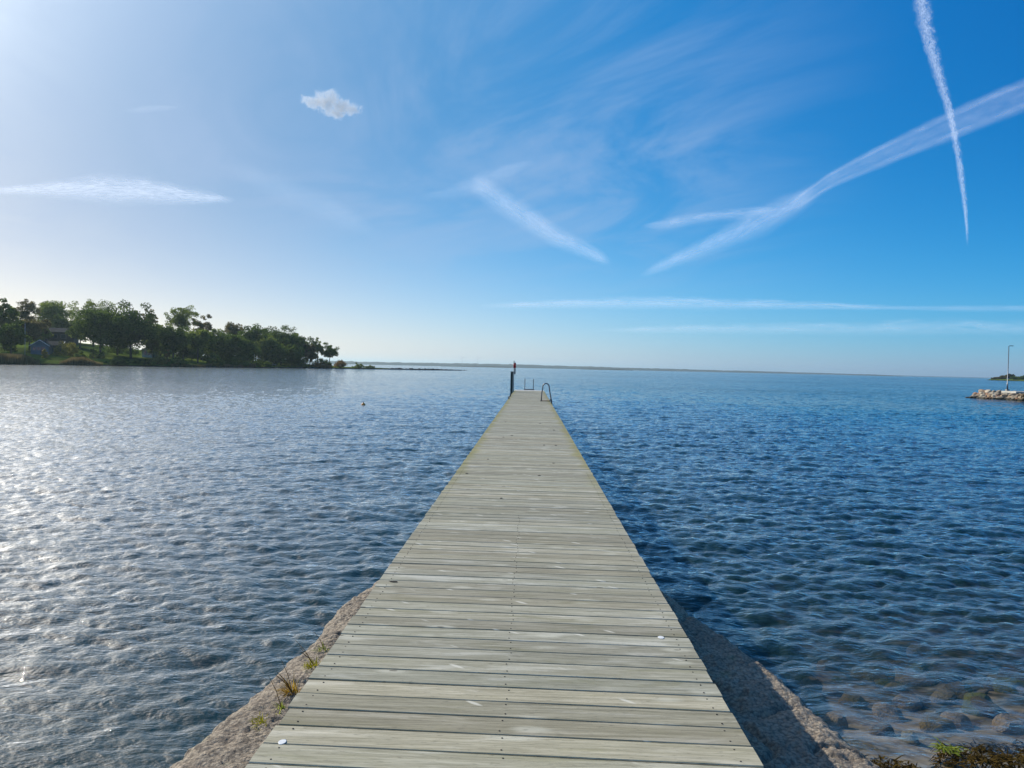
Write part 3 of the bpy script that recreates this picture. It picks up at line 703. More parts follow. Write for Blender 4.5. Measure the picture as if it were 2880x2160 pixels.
b = MB(); b.box((-0.16, -0.16, 0), (0.16, 0.16, 0.22)); b.build('base', simple('base_concrete', (0.3, 0.29, 0.26), (0.4, 0.38, 0.34), 3, 0.9), lp)
b = MB(); b.tube([(0, 0, ztop - 0.03), (0.16, 0, ztop + 0.01)], 0.025, 8); b.build('arm', M['dark_steel'], lp, True)
b = MB(); b.box((0.10, -0.07, ztop - 0.025), (0.50, 0.07, ztop + 0.05)); b.build('lamp_head', M['dark_steel'], lp)
V, F, C = [], [], []
for _ in range(500):
    px = rn.uniform(2855, 2960); p = onz(px, wl(px) - 14, 0.55)
    a = rn.rand() * 6.28; d = np.array([math.cos(a) * .6, math.sin(a) * .6, 1]); d /= np.linalg.norm(d)
    blade(V, F, C, np.array([p[0], p[1] - 0.3, 0.6 + rn.uniform(-0.1, 0.15)]), d, rn.uniform(0.1, 0.28), 0.02, 0.4, rn.rand())
tag(link('dry_grass', npmesh('dry_grass', np.array(V), np.array(F), {'rnd': ('FACE', C)}), M['reed']), 'dry yellow grass between the breakwater boulders below the walkway slab', 'grass', kind='stuff')

# ------------------------------------------------------------------ trees
def leaf_cloud(cs, rads, per, ls, rs, flat=0.75, tone=None):
    """cs (k,3) clump centres; returns quads"""
    k = len(cs); P = np.repeat(cs, per, 0); r = np.repeat(rads, per)
    q = rs.randn(k * per, 3); q /= np.linalg.norm(q, axis=1, keepdims=True)
    rad = rs.rand(k * per) ** 0.45
    P = P + q * (rad * r)[:, None] * np.array([1, 1, flat])
    a = rs.randn(k * per, 3); a /= np.linalg.norm(a, axis=1, keepdims=True)
    b = np.cross(a, rs.randn(k * per, 3)); b /= np.linalg.norm(b, axis=1, keepdims=True)
    s = ls * rs.uniform(0.5, 1.3, (k * per, 1))
    V = np.stack([P - a * s, P - b * s * 0.55, P + a * s, P + b * s * 0.55], 1).reshape(-1, 3)
    F = np.arange(len(V)).reshape(-1, 4)
    if tone is None: tone = rs.rand(k)
    t = np.clip(np.repeat(tone, per) * 0.7 + rs.rand(k * per) * 0.45 - 0.05, 0, 1)
    return V, F, t
def tree(name, loc, h, w, mat, label, cat='tree', dens=1.0, crown=0.78, seed=0, ls=0.32, grp=None, flat=False, lean=0.0, top=None):
    rs = np.random.RandomState(seed + 100)
    root = tag(empty(name, loc), label, cat, grp)
    K = int(105 * (0.55 + 0.45 * dens) * max(0.45, min(1.6, w / 11)))
    cz = h * (1 - crown / 2); rz = h * crown / 2; rx = w / 2
    cs = []
    ph = rs.rand(3) * 6.28
    while len(cs) < K:
        d = rs.randn(3); d /= np.linalg.norm(d); r = rs.rand() ** (0.42 if dens > 0.8 else 0.55)
        az = math.atan2(d[1], d[0]); lob = 1 + 0.16 * math.sin(3 * az + ph[0]) + 0.12 * math.sin(5 * az + ph[1] + d[2] * 4)
        lob *= 1 + 0.14 * math.sin(6 * d[2] + ph[2])
        x, y, z = d * r * lob
        if z < 0: z *= 0.85; x *= 1 - 0.25 * (-z) ; y *= 1 - 0.25 * (-z)
        cs.append((x * rx * 0.95 + lean * (z + 1) * rz * 0.4, y * rx * 0.88, cz + z * rz * 0.90))
    cs = np.array(cs)
    rads = (0.085 + 0.06 * rs.rand(K)) * w * (1.0 if dens > 0.8 else 0.78)
    rads = np.clip(rads * 1.22, 0.4, 2.4)
    V, F, t = leaf_cloud(cs, rads, int(80 * (0.5 + 0.5 * dens)), ls * 1.12, rs)
    # trunk and limbs
    b = MB(); tr_ = max(0.10, h * 0.018)
    bend = rs.uniform(-0.03, 0.03, 4) * h
    tp = [(0, 0, -0.5), (bend[0] * .3, bend[1] * .3, h * 0.25), (bend[0] + lean * h * .1, bend[1], h * 0.5), (bend[2] * .5 + lean * h * .2, bend[3] * .5, h * 0.78)]
    b.tube(tp, [tr_ * 1.35, tr_, tr_ * 0.7, tr_ * 0.3], 8)
    b.build('trunk', M['bark'], root, True)
    b = MB(); order = rs.permutation(K)[:max(10, K // 4)]
    for i in order:
        c = Vector(cs[i]); tz = min(h * 0.7, max(h * 0.2, c.z - 0.35 * math.hypot(c.x, c.y) - h * 0.05))
        f = tz / h; s0 = Vector((np.interp(f, [0, .25, .5, .78], [p[0] for p in tp]), np.interp(f, [0, .25, .5, .78], [p[1] for p in tp]), tz))
        mid = s0.lerp(c, 0.5) + Vector((rs.randn() * 0.3, rs.randn() * 0.3, -0.04 * h * rs.rand()))
        b.tube([s0, mid, c], [tr_ * 0.38, tr_ * 0.2, tr_ * 0.07], 5, False)
    b.build('limbs', M['bark'], root, True)
    link('crown', npmesh('crown', V, F, {'rnd': ('FACE', t)}), mat, root)
    return root
def bush(name, loc, h, w, mat, label, cat='bush', seed=0, ls=0.22, grp=None, dens=1.0, depthr=0.7, stuff=None):
    rs = np.random.RandomState(seed + 500); K = int(34 * dens * max(0.7, w / 6)); cs = []
    for _ in range(K):
        a = rs.rand() * 6.28; r = math.sqrt(rs.rand()); x = r * math.cos(a); y = r * math.sin(a)
        z = rs.rand() * math.sqrt(max(0.05, 1 - r * r)) * (0.85 + 0.3 * rs.rand())
        cs.append((x * w / 2 * 0.88, y * w / 2 * depthr, z * h * 0.86 + 0.08 * h))
    cs = np.array(cs)
    V, F, t = leaf_cloud(cs, np.full(K, min(w, h * 1.6) * 0.14), 60, ls, rs)
    if stuff:
        o = link(name, npmesh(name, V, F, {'rnd': ('FACE', t)}), mat); o.location = loc; return tag(o, label, cat, grp, kind='stuff')
    root = tag(empty(name, loc), label, cat, grp)
    b = MB()
    for i in range(min(K, 8)):
        b.tube([(0, 0, -0.2), Vector(cs[i]) * 0.5 + Vector((0, 0, 0.1)), Vector(cs[i])], [0.06, 0.04, 0.015], 5, False)
    b.build('stems', M['bark'], root, True)
    link('crown', npmesh('crown', V, F, {'rnd': ('FACE', t)}), mat, root)
    return root

# wooded point of land on the left -------------------------------------------------
SPX = [-500, 0, 500, 900, 1100, 1300]; SDP = [185, 213, 255, 335, 372, 412]
def sdep(px): return np.interp(px, SPX, SDP)
def land_w(px): return np.interp(px, [-500, 700, 880, 960, 1040, 1110, 1200, 1302], [190, 150, 60, 26, 12, 9, 5, 2.0])
def land_z(px, t):
    k = np.interp(px, [-500, 150, 420, 600, 800, 960], [0.135, 0.13, 0.085, 0.05, 0.03, 0.03])
    cap = np.interp(px, [-500, 150, 420, 600, 800, 960, 1080, 1200, 1302], [13, 12, 7, 4, 2.2, 1.4, 0.9, 0.6, 0.15])
    w_ = land_w(px)
    z = 0.55 * np.clip(t / 1.5, 0, 1) + k * np.clip(t - 1.5, 0, None)
    z = cap * np.tanh(z / cap)
    back = np.clip((w_ - t) / np.maximum(3, w_ * 0.15), -0.3, 1)
    return z * back - 0.15 * (t <= 0)
pxs = np.linspace(-500, 1302, 240); ts = np.concatenate([[-3, -0.5, 0, 0.8, 1.5, 3], np.linspace(0.03, 1.05, 34)])
V = []
for j, t0 in enumerate(ts):
    for px in pxs:
        t = t0 if j < 6 else max(3.5, 0) + t0 * land_w(px)
        if j < 6: t = min(t, land_w(px) * 0.9)
        p = at(px, sdep(px) + t + 1.6 * float(fbm(np.array(px / 22.), np.array(1.3), 3, 3)))
        z = float(land_z(px, t)) + 0.25 * float(fbm(np.array(p[0] / 9), np.array(p[1] / 9), 3, 6)) * min(1, max(0, t / 4))
        if t0 < 0 and j < 6: z = -0.6 if j == 0 else -0.25
        V.append((p[0], p[1], z))
tag(link('headland', npmesh('headland', V, gridF(len(ts), len(pxs))), M['meadow'], smooth=True), kind='structure')

def place(px, t): 
    d = sdep(px) + t; p = at(px, d); return (p[0], p[1], float(land_z(px, t)) - 0.1), d
TR0 = [ # px, top py, width px, t, material, density, crown, label
 (-55, 850, 110, 30, 'leaf_dark', 1.0, .8, 'dark leafy tree cut by the left picture edge, outermost of the shore trees'),
 (12, 838, 80, 34, 'leaf_mid', .75, .8, 'open crowned tree at the left picture edge beside the flagpole'),
 (30, 905, 85, 16, 'leaf_dark', 1.0, .85, 'low dark tree in front of the open crowned trees at the left picture edge'),
 (68, 831, 82, 62, 'leaf_brown', .5, .78, 'tall wispy brownish tree behind the flagpole, its top nearly bare'),
 (82, 890, 95, 34, 'leaf_brown', .8, .85, 'olive brown bushy tree between the flagpole and the dark upper house'),
 (150, 841, 96, 95, 'leaf_mid', .85, .72, 'round topped grey-green tree rising behind the dark upper house'),
 (172, 884, 58, 82, 'leaf_dark', 1.0, .9, 'small very dark tree directly above the roof of the upper house'),
 (262, 840, 108, 80, 'leaf_mid', .7, .8, 'light green airy tree behind the big dark oak, right of the upper house'),
 (225, 893, 70, 52, 'leaf_mid', .8, .85, 'light green lower tree between the upper house and the big dark oak'),
 (282, 864, 140, 24, 'leaf_dark', 1.15, .86, 'biggest dark spreading oak, on the lawn above the tan reed mound'),
 (368, 861, 128, 22, 'leaf_dark', 1.1, .86, 'second big dark oak, right-hand neighbour of the biggest one'),
 (418, 869, 54, 70, 'leaf_brown', .5, .55, 'thin airy treetop showing behind the second big oak'),
 (452, 905, 66, 40, 'leaf_mid', .8, .85, 'reddish green tree above the small white house'),
 (505, 850, 90, 46, 'leaf_mid', .5, .62, 'tallest open crowned tree on the middle of the headland'),
 (487, 908, 84, 16, 'leaf_dark', 1.0, .82, 'dark rounded tree right beneath the tallest open crowned tree'),
 (567, 884, 58, 40, 'leaf_brown', .5, .65, 'thin brownish tree leaning against the tallest one from the right'),
 (556, 918, 72, 14, 'leaf_mid', .85, .72, 'green tree with a bare visible trunk on the lit grass slope'),
 (610, 925, 70, 24, 'leaf_mid', .9, .85, 'mid green tree left of the domed treetop'),
 (655, 902, 70, 60, 'leaf_brown', .6, .5, 'domed thin treetop rising above the row of dark trees'),
 (645, 932, 88, 12, 'leaf_dark', 1.0, .9, 'dark tree under the domed treetop, close to the water'),
 (712, 911, 84, 26, 'leaf_dark', .95, .88, 'dark tree with a spiky top right of the domed treetop'),
 (690, 955, 70, 8, 'leaf_dark', 1.0, .92, 'low dark tree at the bank between two taller dark trees'),
 (790, 918, 112, 26, 'leaf_dark', 1.1, .9, 'wide flat topped dark tree, largest towards the right end of the wood'),
 (748, 935, 70, 12, 'leaf_mid', 1.0, .88, 'mid green tree in front of the wide flat topped one on its left'),
 (846, 938, 78, 20, 'leaf_dark', 1.0, .92, 'dark sloping tree at the right shoulder of the wood'),
 (872, 962, 42, 10, 'leaf_brown', .8, .9, 'small brownish tree at the foot of the right shoulder of the wood'),
 (893, 951, 44, 12, 'leaf_mid', .5, .7, 'slender open tree, second from the tip of the headland'),
 (926, 968, 62, 8, 'leaf_dark', .5, .66, 'windswept small tree closest to the tip of the headland'),
]
TR = TR0 + [
 (-90, 880, 90, 12, 'leaf_dark', 1.0, .93, 'dark tree just outside the left picture edge, beside the outermost shore tree'),
 (110, 905, 60, 58, 'leaf_mid', 1.0, .93, 'low mid green tree left of the dark upper house'),
 (205, 900, 60, 88, 'leaf_mid', 1.0, .93, 'green tree behind the right end of the upper house roof'),
 (330, 885, 90, 34, 'leaf_dark', 1.0, .93, 'dark tree filling the gap between the two big oaks'),
 (430, 930, 60, 26, 'leaf_mid', 1.0, .93, 'green tree directly behind the small white house, lower than the thin airy treetop'),
 (515, 935, 70, 26, 'leaf_dark', 1.0, .93, 'dark tree filling the shade right of the tree beneath the tallest one'),
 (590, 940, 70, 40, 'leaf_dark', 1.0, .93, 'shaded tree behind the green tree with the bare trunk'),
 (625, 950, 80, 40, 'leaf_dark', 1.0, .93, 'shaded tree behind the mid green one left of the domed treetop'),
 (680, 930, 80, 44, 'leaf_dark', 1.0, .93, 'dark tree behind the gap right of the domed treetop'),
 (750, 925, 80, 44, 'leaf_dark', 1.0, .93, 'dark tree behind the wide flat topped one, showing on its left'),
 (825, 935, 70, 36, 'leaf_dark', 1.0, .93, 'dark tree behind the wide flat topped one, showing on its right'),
 (770, 965, 70, 8, 'leaf_dark', 1.0, .93, 'low dark tree near the water below the wide flat topped one'),
 (820, 968, 64, 9, 'leaf_dark', 1.0, .93, 'low dark tree near the water below the right shoulder of the wood'),
 (540, 965, 60, 30, 'leaf_mid', 1.0, .93, 'low green tree on the lit slope behind the bare trunk'),
 (470, 950, 50, 30, 'leaf_mid', 1.0, .93, 'low green tree right of the small white house'),
]
for k, (px, ty, wpx, t, mt, dn, cr, lb) in enumerate(TR):
    loc, d = place(px, t); h = zat(px, ty, d) - loc[2]; w = wpx * d / FPX
    tree('oak_tree' if dn > 0.95 else 'shore_tree', loc, h, w, M[mt], lb, dens=dn, crown=cr, seed=k, ls=0.34 if dn > .7 else 0.28,
         grp='trees on the headland', lean=(0.25 if k == len(TR0) - 1 else 0))
BU = [ # px, top py, base py?, width, t, mat, label
 (186, 953, 66, 20, 'leaf_yellow', 'large yellow-green bush in front of the pale blue gabled house'),
 (127, 979, 20, 14, 'leaf_yellow', 'tiny yellow sapling-like bush on the lawn below the pale blue gabled house'),
 (262, 972, 22, 18, 'leaf_mid', 'small pale green bush left of the big oak trunk'),
 (284, 981, 20, 17, 'leaf_mid', 'smaller green bush touching the big oak trunk on its left'),
 (228, 985, 40, 12, 'leaf_dark', 'dark low bush between the yellow-green bush and the big oak'),
 (445, 990, 52, 6, 'leaf_yellow', 'golden yellow bush by the bank right of the second big oak'),
 (472, 988, 36, 8, 'leaf_orange', 'orange tinged bush touching the golden yellow one on its right'),
 (600, 985, 60, 4, 'leaf_dark', 'dark bush at the bank below the mid green tree'),
 (665, 990, 70, 3, 'leaf_dark', 'dark bush at the bank below the domed treetop'),
 (600, 1015, 40, 1.5, 'leaf_yellow', 'olive bush hanging over the water edge in mid bank'),
 (845, 1000, 46, 4, 'leaf_dark', 'round dark bush on the bank under the right shoulder of the wood'),
 (905, 1018, 62, 2.5, 'leaf_orange', 'rusty orange bush mound on the bank below the windswept tree'),
 (905, 1006, 60, 10, 'leaf_dark', 'dark thicket at the feet of the windswept tree'),
 (958, 1009, 40, 5, 'leaf_orange', 'reddish brown bush right of the windswept tree'),
 (1008, 1021, 38, 4, 'leaf_mid', 'low round green bush on the narrow spit'),
 (1040, 1027, 34, 3, 'leaf_mid', 'flattest green bush, last one along the spit'),
 (500, 1002, 60, 3, 'leaf_dark', 'dark bush strip at the bank right of the orange tinged bush'),
 (330, 1008, 80, 2, 'leaf_dark', 'dark bank bush in front of the two big oaks'),
 (400, 1008, 80, 2.2, 'leaf_dark', 'dark bank bush in front of the second big oak'),
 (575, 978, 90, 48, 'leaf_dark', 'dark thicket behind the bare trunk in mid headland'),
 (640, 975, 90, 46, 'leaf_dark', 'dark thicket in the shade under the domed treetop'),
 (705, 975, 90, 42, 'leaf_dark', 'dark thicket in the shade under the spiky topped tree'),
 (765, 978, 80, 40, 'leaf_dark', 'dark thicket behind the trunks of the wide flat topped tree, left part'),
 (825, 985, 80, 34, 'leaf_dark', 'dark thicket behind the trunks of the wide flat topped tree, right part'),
 (345, 960, 90, 44, 'leaf_dark', 'dark thicket behind the trunk of the second big oak'),
 (735, 1014, 60, 2.2, 'leaf_dark', 'dark low bush at the bank left of the lit grass'),
]
for k, (px, ty, wpx, t, mt, lb) in enumerate(BU):
    loc, d = place(px, t); h = max(0.8, zat(px, ty, d) - loc[2]); w = wpx * d / FPX
    bush('shore_bush', loc, h, w, M[mt], lb, seed=k, grp='bushes on the headland')
# reeds: uncountable stalks
def reeds(px0, px1, t0, t1, hfun, n, label, mat, seed):
    rs = np.random.RandomState(seed); V, F, C = [], [], []
    for _ in range(n):
        px = rs.uniform(px0, px1); t = rs.uniform(t0, t1); d = sdep(px) + t; p = at(px, d); z0 = max(-0.1, float(land_z(px, t)) - .1)
        H = max(0.3, (zat(px, hfun(px), d) - z0)) * rs.uniform(0.75, 1.05)
        dd = np.array([rs.randn() * .12, rs.randn() * .12, 1.0])
        blade(V, F, C, np.array([p[0], p[1], z0]), dd / np.linalg.norm(dd), H, 0.05, 0.06, rs.rand())
    return tag(link('reeds', npmesh('reeds', np.array(V), np.array(F), {'rnd': ('FACE', C)}), mat), label, 'reeds', kind='stuff')
reeds(165, 290, 0.2, 7, lambda p: np.interp(p, [165, 200, 235, 285], [1020, 1003, 1001, 1022]), 5000, 'tan mound of reeds at the water edge below the big oak', M['reed'], 1)
reeds(-120, 112, 0.2, 9, lambda p: np.interp(p, [-120, 60, 90, 112], [988, 992, 1002, 1022]), 9000, 'dark brown belt of reeds at the water edge by the left picture edge', M['reed'], 2)
reeds(480, 720, 0.2, 2.0, lambda p: 1022 + 3 * math.sin(p / 17.) , 2600, 'short dry reeds along the bank under the dark trees', M['reed'], 3)

# houses
def house(name, px, t, w, dp, hwall, hroof, mat, label, rot, gable=True, wins=(), trim='white', zoff=0.0):
    loc, d = place(px, t); loc = (loc[0], loc[1], loc[2] + zoff)
    root = tag(empty(name, loc, rot), label, 'house'); hw, hd = w / 2, dp / 2
    b = MB()
    b.add([(-hw,-hd,-1),(hw,-hd,-1),(hw,hd,-1),(-hw,hd,-1),(-hw,-hd,hwall),(hw,-hd,hwall),(hw,hd,hwall),(-hw,hd,hwall)] + ([(0,-hd,hwall+hroof),(0,hd,hwall+hroof)] if gable else [(-hw,0,hwall+hroof),(hw,0,hwall+hroof)]),
          [(0,1,5,4),(1,2,6,5),(2,3,7,6),(3,0,4,7)] + ([(4,5,8),(6,7,9)] if gable else [(5,6,9),(7,4,8)]))
    b.build('wall', mat, root)
    b = MB(); ov = 0.45; th = 0.14
    for sgn in (-1, 1):
        if gable:
            q = [(sgn*(hw+ov), -hd-ov), (sgn*(hw+ov), hd+ov), (0, hd+ov), (0, -hd-ov)]; zz = [hwall - hroof*ov/hw + .03]*2 + [hwall+hroof+.03]*2
        else:
            q = [(-hw-ov, sgn*(hd+ov)), (hw+ov, sgn*(hd+ov)), (hw+ov, 0), (-hw-ov, 0)]; zz = [hwall - hroof*ov/hd + .03]*2 + [hwall+hroof+.03]*2
        Vv = [(x, y, z) for (x, y), z in zip(q, zz)] + [(x, y, z + th) for (x, y), z in zip(q, zz)]
        b.add(Vv, [(0,1,2,3),(4,5,6,7),(0,1,5,4),(1,2,6,5),(2,3,7,6),(3,0,4,7)])
    rf = b.build('roof', M['roof'], root)
    b = MB(); b.box((hw*.35, 0.4, hwall+hroof*.4), (hw*.35+.6, 1.0, hwall+hroof+.7)); b.build('chimney', M['house_dark'], rf)
    b = MB()
    if gable:
        for sgn in (-1, 1): b.tube([(sgn*(hw+ov), -hd-ov-.03, hwall-hroof*ov/hw+.1), (0, -hd-ov-.03, hwall+hroof+.1)], 0.11, 4)
    else: b.tube([(hw+ov+.03, -hd-ov, hwall-hroof*ov/hd+.1), (hw+ov+.03, 0, hwall+hroof+.1)], 0.12, 4)
    b.build('barge_board', M['white'], rf)
    for (x, z, ww, hh, kind) in wins:
        b = MB(); b.box((x-ww/2-.08, -hd-.05, z-.08), (x+ww/2+.08, -hd-.003, z+hh+.08)); f = b.build(kind, M['frame'] if kind == 'window' else M['dark_steel'], root)
        b = MB(); b.box((x-ww/2, -hd-.07, z), (x+ww/2, -hd-.052, z+hh)); b.build('pane', M['glass'], f)
    return root
house('gabled_house', 118, 26, 5.0, 9.0, 2.5, 1.7, M['house_blue'], 'small pale blue gabled house with a dark door near the left shore', R(25), True,
      ((-1.5, 1.0, 0.8, 1.1, 'window'), (0.9, 0.1, 1.0, 2.0, 'door'), (-0.3, 1.0, .7, 1.0, 'window')))
house('low_shed', 152, 31, 5.5, 6.0, 2.3, 1.2, M['house_dark'], 'low dark shed joined to the right of the pale blue gabled house', R(20), False, ((-0.5, 1.0, 1.0, 0.9, 'window'),))
house('upper_house', 168, 62, 11.0, 8.0, 3.4, 1.5, M['house_dark'], 'dark long house with a low roof higher up among the trees', R(18), False,
      ((-1.0, 1.1, 2.2, 1.3, 'window'), (2.2, 1.1, 1.6, 1.3, 'window'), (-3.8, 1.1, 1.2, 1.2, 'window')), zoff=1.5)
house('white_house', 421, 34, 4.6, 6.0, 2.6, 1.4, M['house_white'], 'small white house half hidden behind the second big oak', R(20), True,
      ((-1.2, 0.9, 0.6, 1.3, 'window'), (0.1, 0.9, 0.6, 1.3, 'window'), (1.3, 0.9, 0.6, 1.3, 'window')), zoff=0.2)
loc, d = place(70, 12)
fp = tag(empty('flagpole', loc), 'thin white flagpole near the left shore with no flag', 'flagpole')
hh = zat(70, 912, d) - loc[2]
b = MB(); b.tube([(0, 0, -.3), (0, 0, hh)], [0.075, 0.05], 8); b.build('pole', simple('pole_grey', (0.32, 0.34, 0.37), (0.4, 0.42, 0.45), 2, 0.6), fp, True)
b = MB(); b.tube([(0, 0, hh + .002), (0, 0, hh + 0.06), (0, 0, hh + 0.16)], [0.05, 0.1, 0.03], 8); b.build('finial', M['white'], fp, True)
for px, t, lb in ((697, 12, 'grey picnic bench on the grass under the dark trees, left one'), (770, 8, 'grey picnic bench on the grass under the wide flat topped tree, right one')):
    loc, d = place(px, t); o = tag(empty('picnic_bench', loc, 0.4), lb, 'bench', 'picnic benches on the headland')
    b = MB(); b.box((-1.1, -.35, .75), (1.1, .35, .81)); b.build('table_top', M['house_white'], o)
    for s_ in (-1, 1):
        b = MB(); b.box((-1.1, s_*.75-.14, .45), (1.1, s_*.75+.14, .5)); b.build('seat', M['house_white'], o)
        b = MB(); b.tube([(s_*.8, -.8, 0), (s_*.8, -.2, .745)], .05, 5); b.tube([(s_*.8, .8, 0), (s_*.8, .2, .745)], .05, 5); b.build('leg', M['beam'], o)

# dark stones of the spit and along the bank
rs = random.Random(21); k = 0
px = 1098
while px < 1312:
    t = 0.5; d = sdep(px) + t; p = at(px, d)
    s_ = rs.uniform(0.45, 0.85) * np.interp(px, [1098, 1200, 1300], [1.05, 0.95, 0.55])
    gap = px > 1290
    last = px + s_ * 7 > 1312
    rock('spit_stone', rocks[k % 10], (p[0], p[1], s_ * 0.35), s_, rs.random() * 6, M['rockdark'],
         'last dark stone alone in the water off the tip of the spit' if last or px > 1303 else 'dark stone in the row that ends the spit left of the pier', 'stone', 'dark stones of the spit', rs.uniform(-.3, .3))
    px += s_ * (6.2 if not gap else 13); k += 1
for k in range(60):
    px = rs.uniform(560, 1098) if k > 12 else rs.uniform(1098, 1280); d = sdep(px) + rs.uniform(-0.8, 0.8); p = at(px, d); s_ = rs.uniform(0.25, 0.6)
    rock('bank_stone', rocks[k % 10], (p[0], p[1], s_ * 0.2), s_, rs.random() * 6, M['rockdark'], 'dark stone at the foot of the bank along the headland', 'stone', 'dark stones along the bank')

# ------------------------------------------------------------------ far shores
def far_shore(name, pts, label=None):
    """pts: (px, top py, depth)"""
    V = []; n = 260; pxs = np.linspace(pts[0][0], pts[-1][0], n); A = np.array(pts, float)
    prof = [(0, 0), (0.02, 0.25), (0.06, 0.62), (0.14, 0.9), (0.24, 1.0), (0.4, 0.8), (0.6, -0.1)]
    for j, (bk, f) in enumerate(prof):
        for px in pxs:
            d = np.interp(px, A[:, 0], A[:, 2]); ty = np.interp(px, A[:, 0], A[:, 1]); p = at(px, d * (1 + bk * 0.25))
            h = max(0, zat(px, ty, d * 1.05))
            h *= 1 + (0.10 * float(fbm(np.array(px / 26.), np.array(1.0), 3, 5)) + 0.13 * float(fbm(np.array(px / 5.), np.array(2.0), 3, 9)))
            V.append((p[0], p[1], h * f - (1 if f <= 0 else 0)))
    return tag(link(name, npmesh(name, V, gridF(len(prof), n)), M['hill'], smooth=False), kind='structure')
far_shore('far_shore', [(700, 1012, 3400), (960, 1015.5, 3500), (1100, 1019, 3700), (1300, 1021.5, 4000), (1500, 1026, 4300), (1800, 1035, 4700), (2100, 1043, 5200), (2330, 1049.5, 5800), (2480, 1055, 6400), (2530, 1058.0, 6800)])
far_shore('distant_shore', [(2300, 1052, 8500), (2500, 1055, 8800), (2700, 1059.5, 9200), (2800, 1062.5, 9600), (3100, 1069, 10000)])
far_shore('low_island', [(1238, 1030, 2600), (1262, 1028.5, 2600), (1330, 1028.2, 2600), (1400, 1029.5, 2600), (1440, 1031.5, 2600)])
far_shore('low_skerry', [(1630, 1037.5, 2900), (1680, 1035.5, 2900), (1730, 1036.5, 2900), (1780, 1039.5, 2900)])
far_shore('dark_point', [(2380, 1054, 4200), (2420, 1052.2, 4200), (2470, 1053.5, 4200), (2540, 1058, 4200)])
for px, ty, dd, lb in ((1300, 1006, 4050, 'faint wind turbine on the far shore, left of the pair beyond the spit tip'), (1344, 1007, 4100, 'faint wind turbine on the far shore, right of the pair, nearer the pier end')):
    p = at(px, dd); zt = zat(px, ty, dd); o = tag(empty('wind_turbine', (p[0], p[1], 0)), lb, 'wind turbine', 'wind turbines on the far shore')
    b = MB(); b.tube([(0, 0, 5), (0, 0, zt)], [0.9, 0.5], 8); b.build('tower', M['white'], o, True)
    b = MB(); b.tube([(0, -4, zt + 1), (0, 4, zt + 1)], [.6, .9], 8); b.build('nacelle', M['white'], o, True)
    for q in range(3):
        a = q * 2.094 + px; b = MB(); b.tube([(0, -4.4, zt + 1), (math.sin(a) * 6, -4.4, zt + 1 + math.cos(a) * 6), (math.sin(a) * 21, -4.4, zt + 1 + math.cos(a) * 21)], [.35, .6, .15], 6); b.build('blade', M['white'], o, True)

# wooded islet behind the breakwater
VV = []; pxs = np.linspace(2775, 3060, 60); ts = [-4, 0, 3, 12, 40, 60]; zs = [-.6, 0.0, 0.8, 1.6, 1.8, -.3]
for t, z in zip(ts, zs):
    for px in pxs:
        d = np.interp(px, [2775, 2900, 3060], [760, 700, 640]) + t; p = at(px, d)
        VV.append((p[0], p[1], z * min(1, (px - 2772) / 25) + (0.3 * float(fbm(np.array(px / 6.), np.array(t * .1), 3, 2)) if z > 0 else 0)))
tag(link('islet_ground', npmesh('islet_ground', VV, gridF(len(ts), len(pxs))), M['meadow'], smooth=True), kind='structure')
IS = [(2803, 1062, 20, 'leaf_brown', 'low grey-brown bush at the left end of the islet wood'), (2820, 1057, 22, 'leaf_brown', 'grey-brown tree left of the lamp post on the islet'), (2840, 1050.5, 20, 'leaf_brown', 'tallest grey tree of the islet, right behind the lamp post'),
      (2858, 1059, 26, 'leaf_dark', 'dark round tree right of the lamp post on the islet'), (2880, 1058, 26, 'leaf_dark', 'dark tree at the right picture edge on the islet'), (2905, 1057, 30, 'leaf_dark', 'dark tree beyond the right picture edge on the islet')]
for k, (px, ty, wpx, mt, lb) in enumerate(IS):
    d = np.interp(px, [2775, 2900, 3060], [760, 700, 640]) + 12; p = at(px, d); h = zat(px, ty, d) - 1.2
    tree('islet_tree', (p[0], p[1], 1.2), h, wpx * d / FPX, M[mt], lb, dens=0.9, crown=.92, seed=60 + k, ls=0.4, grp='trees on the islet')

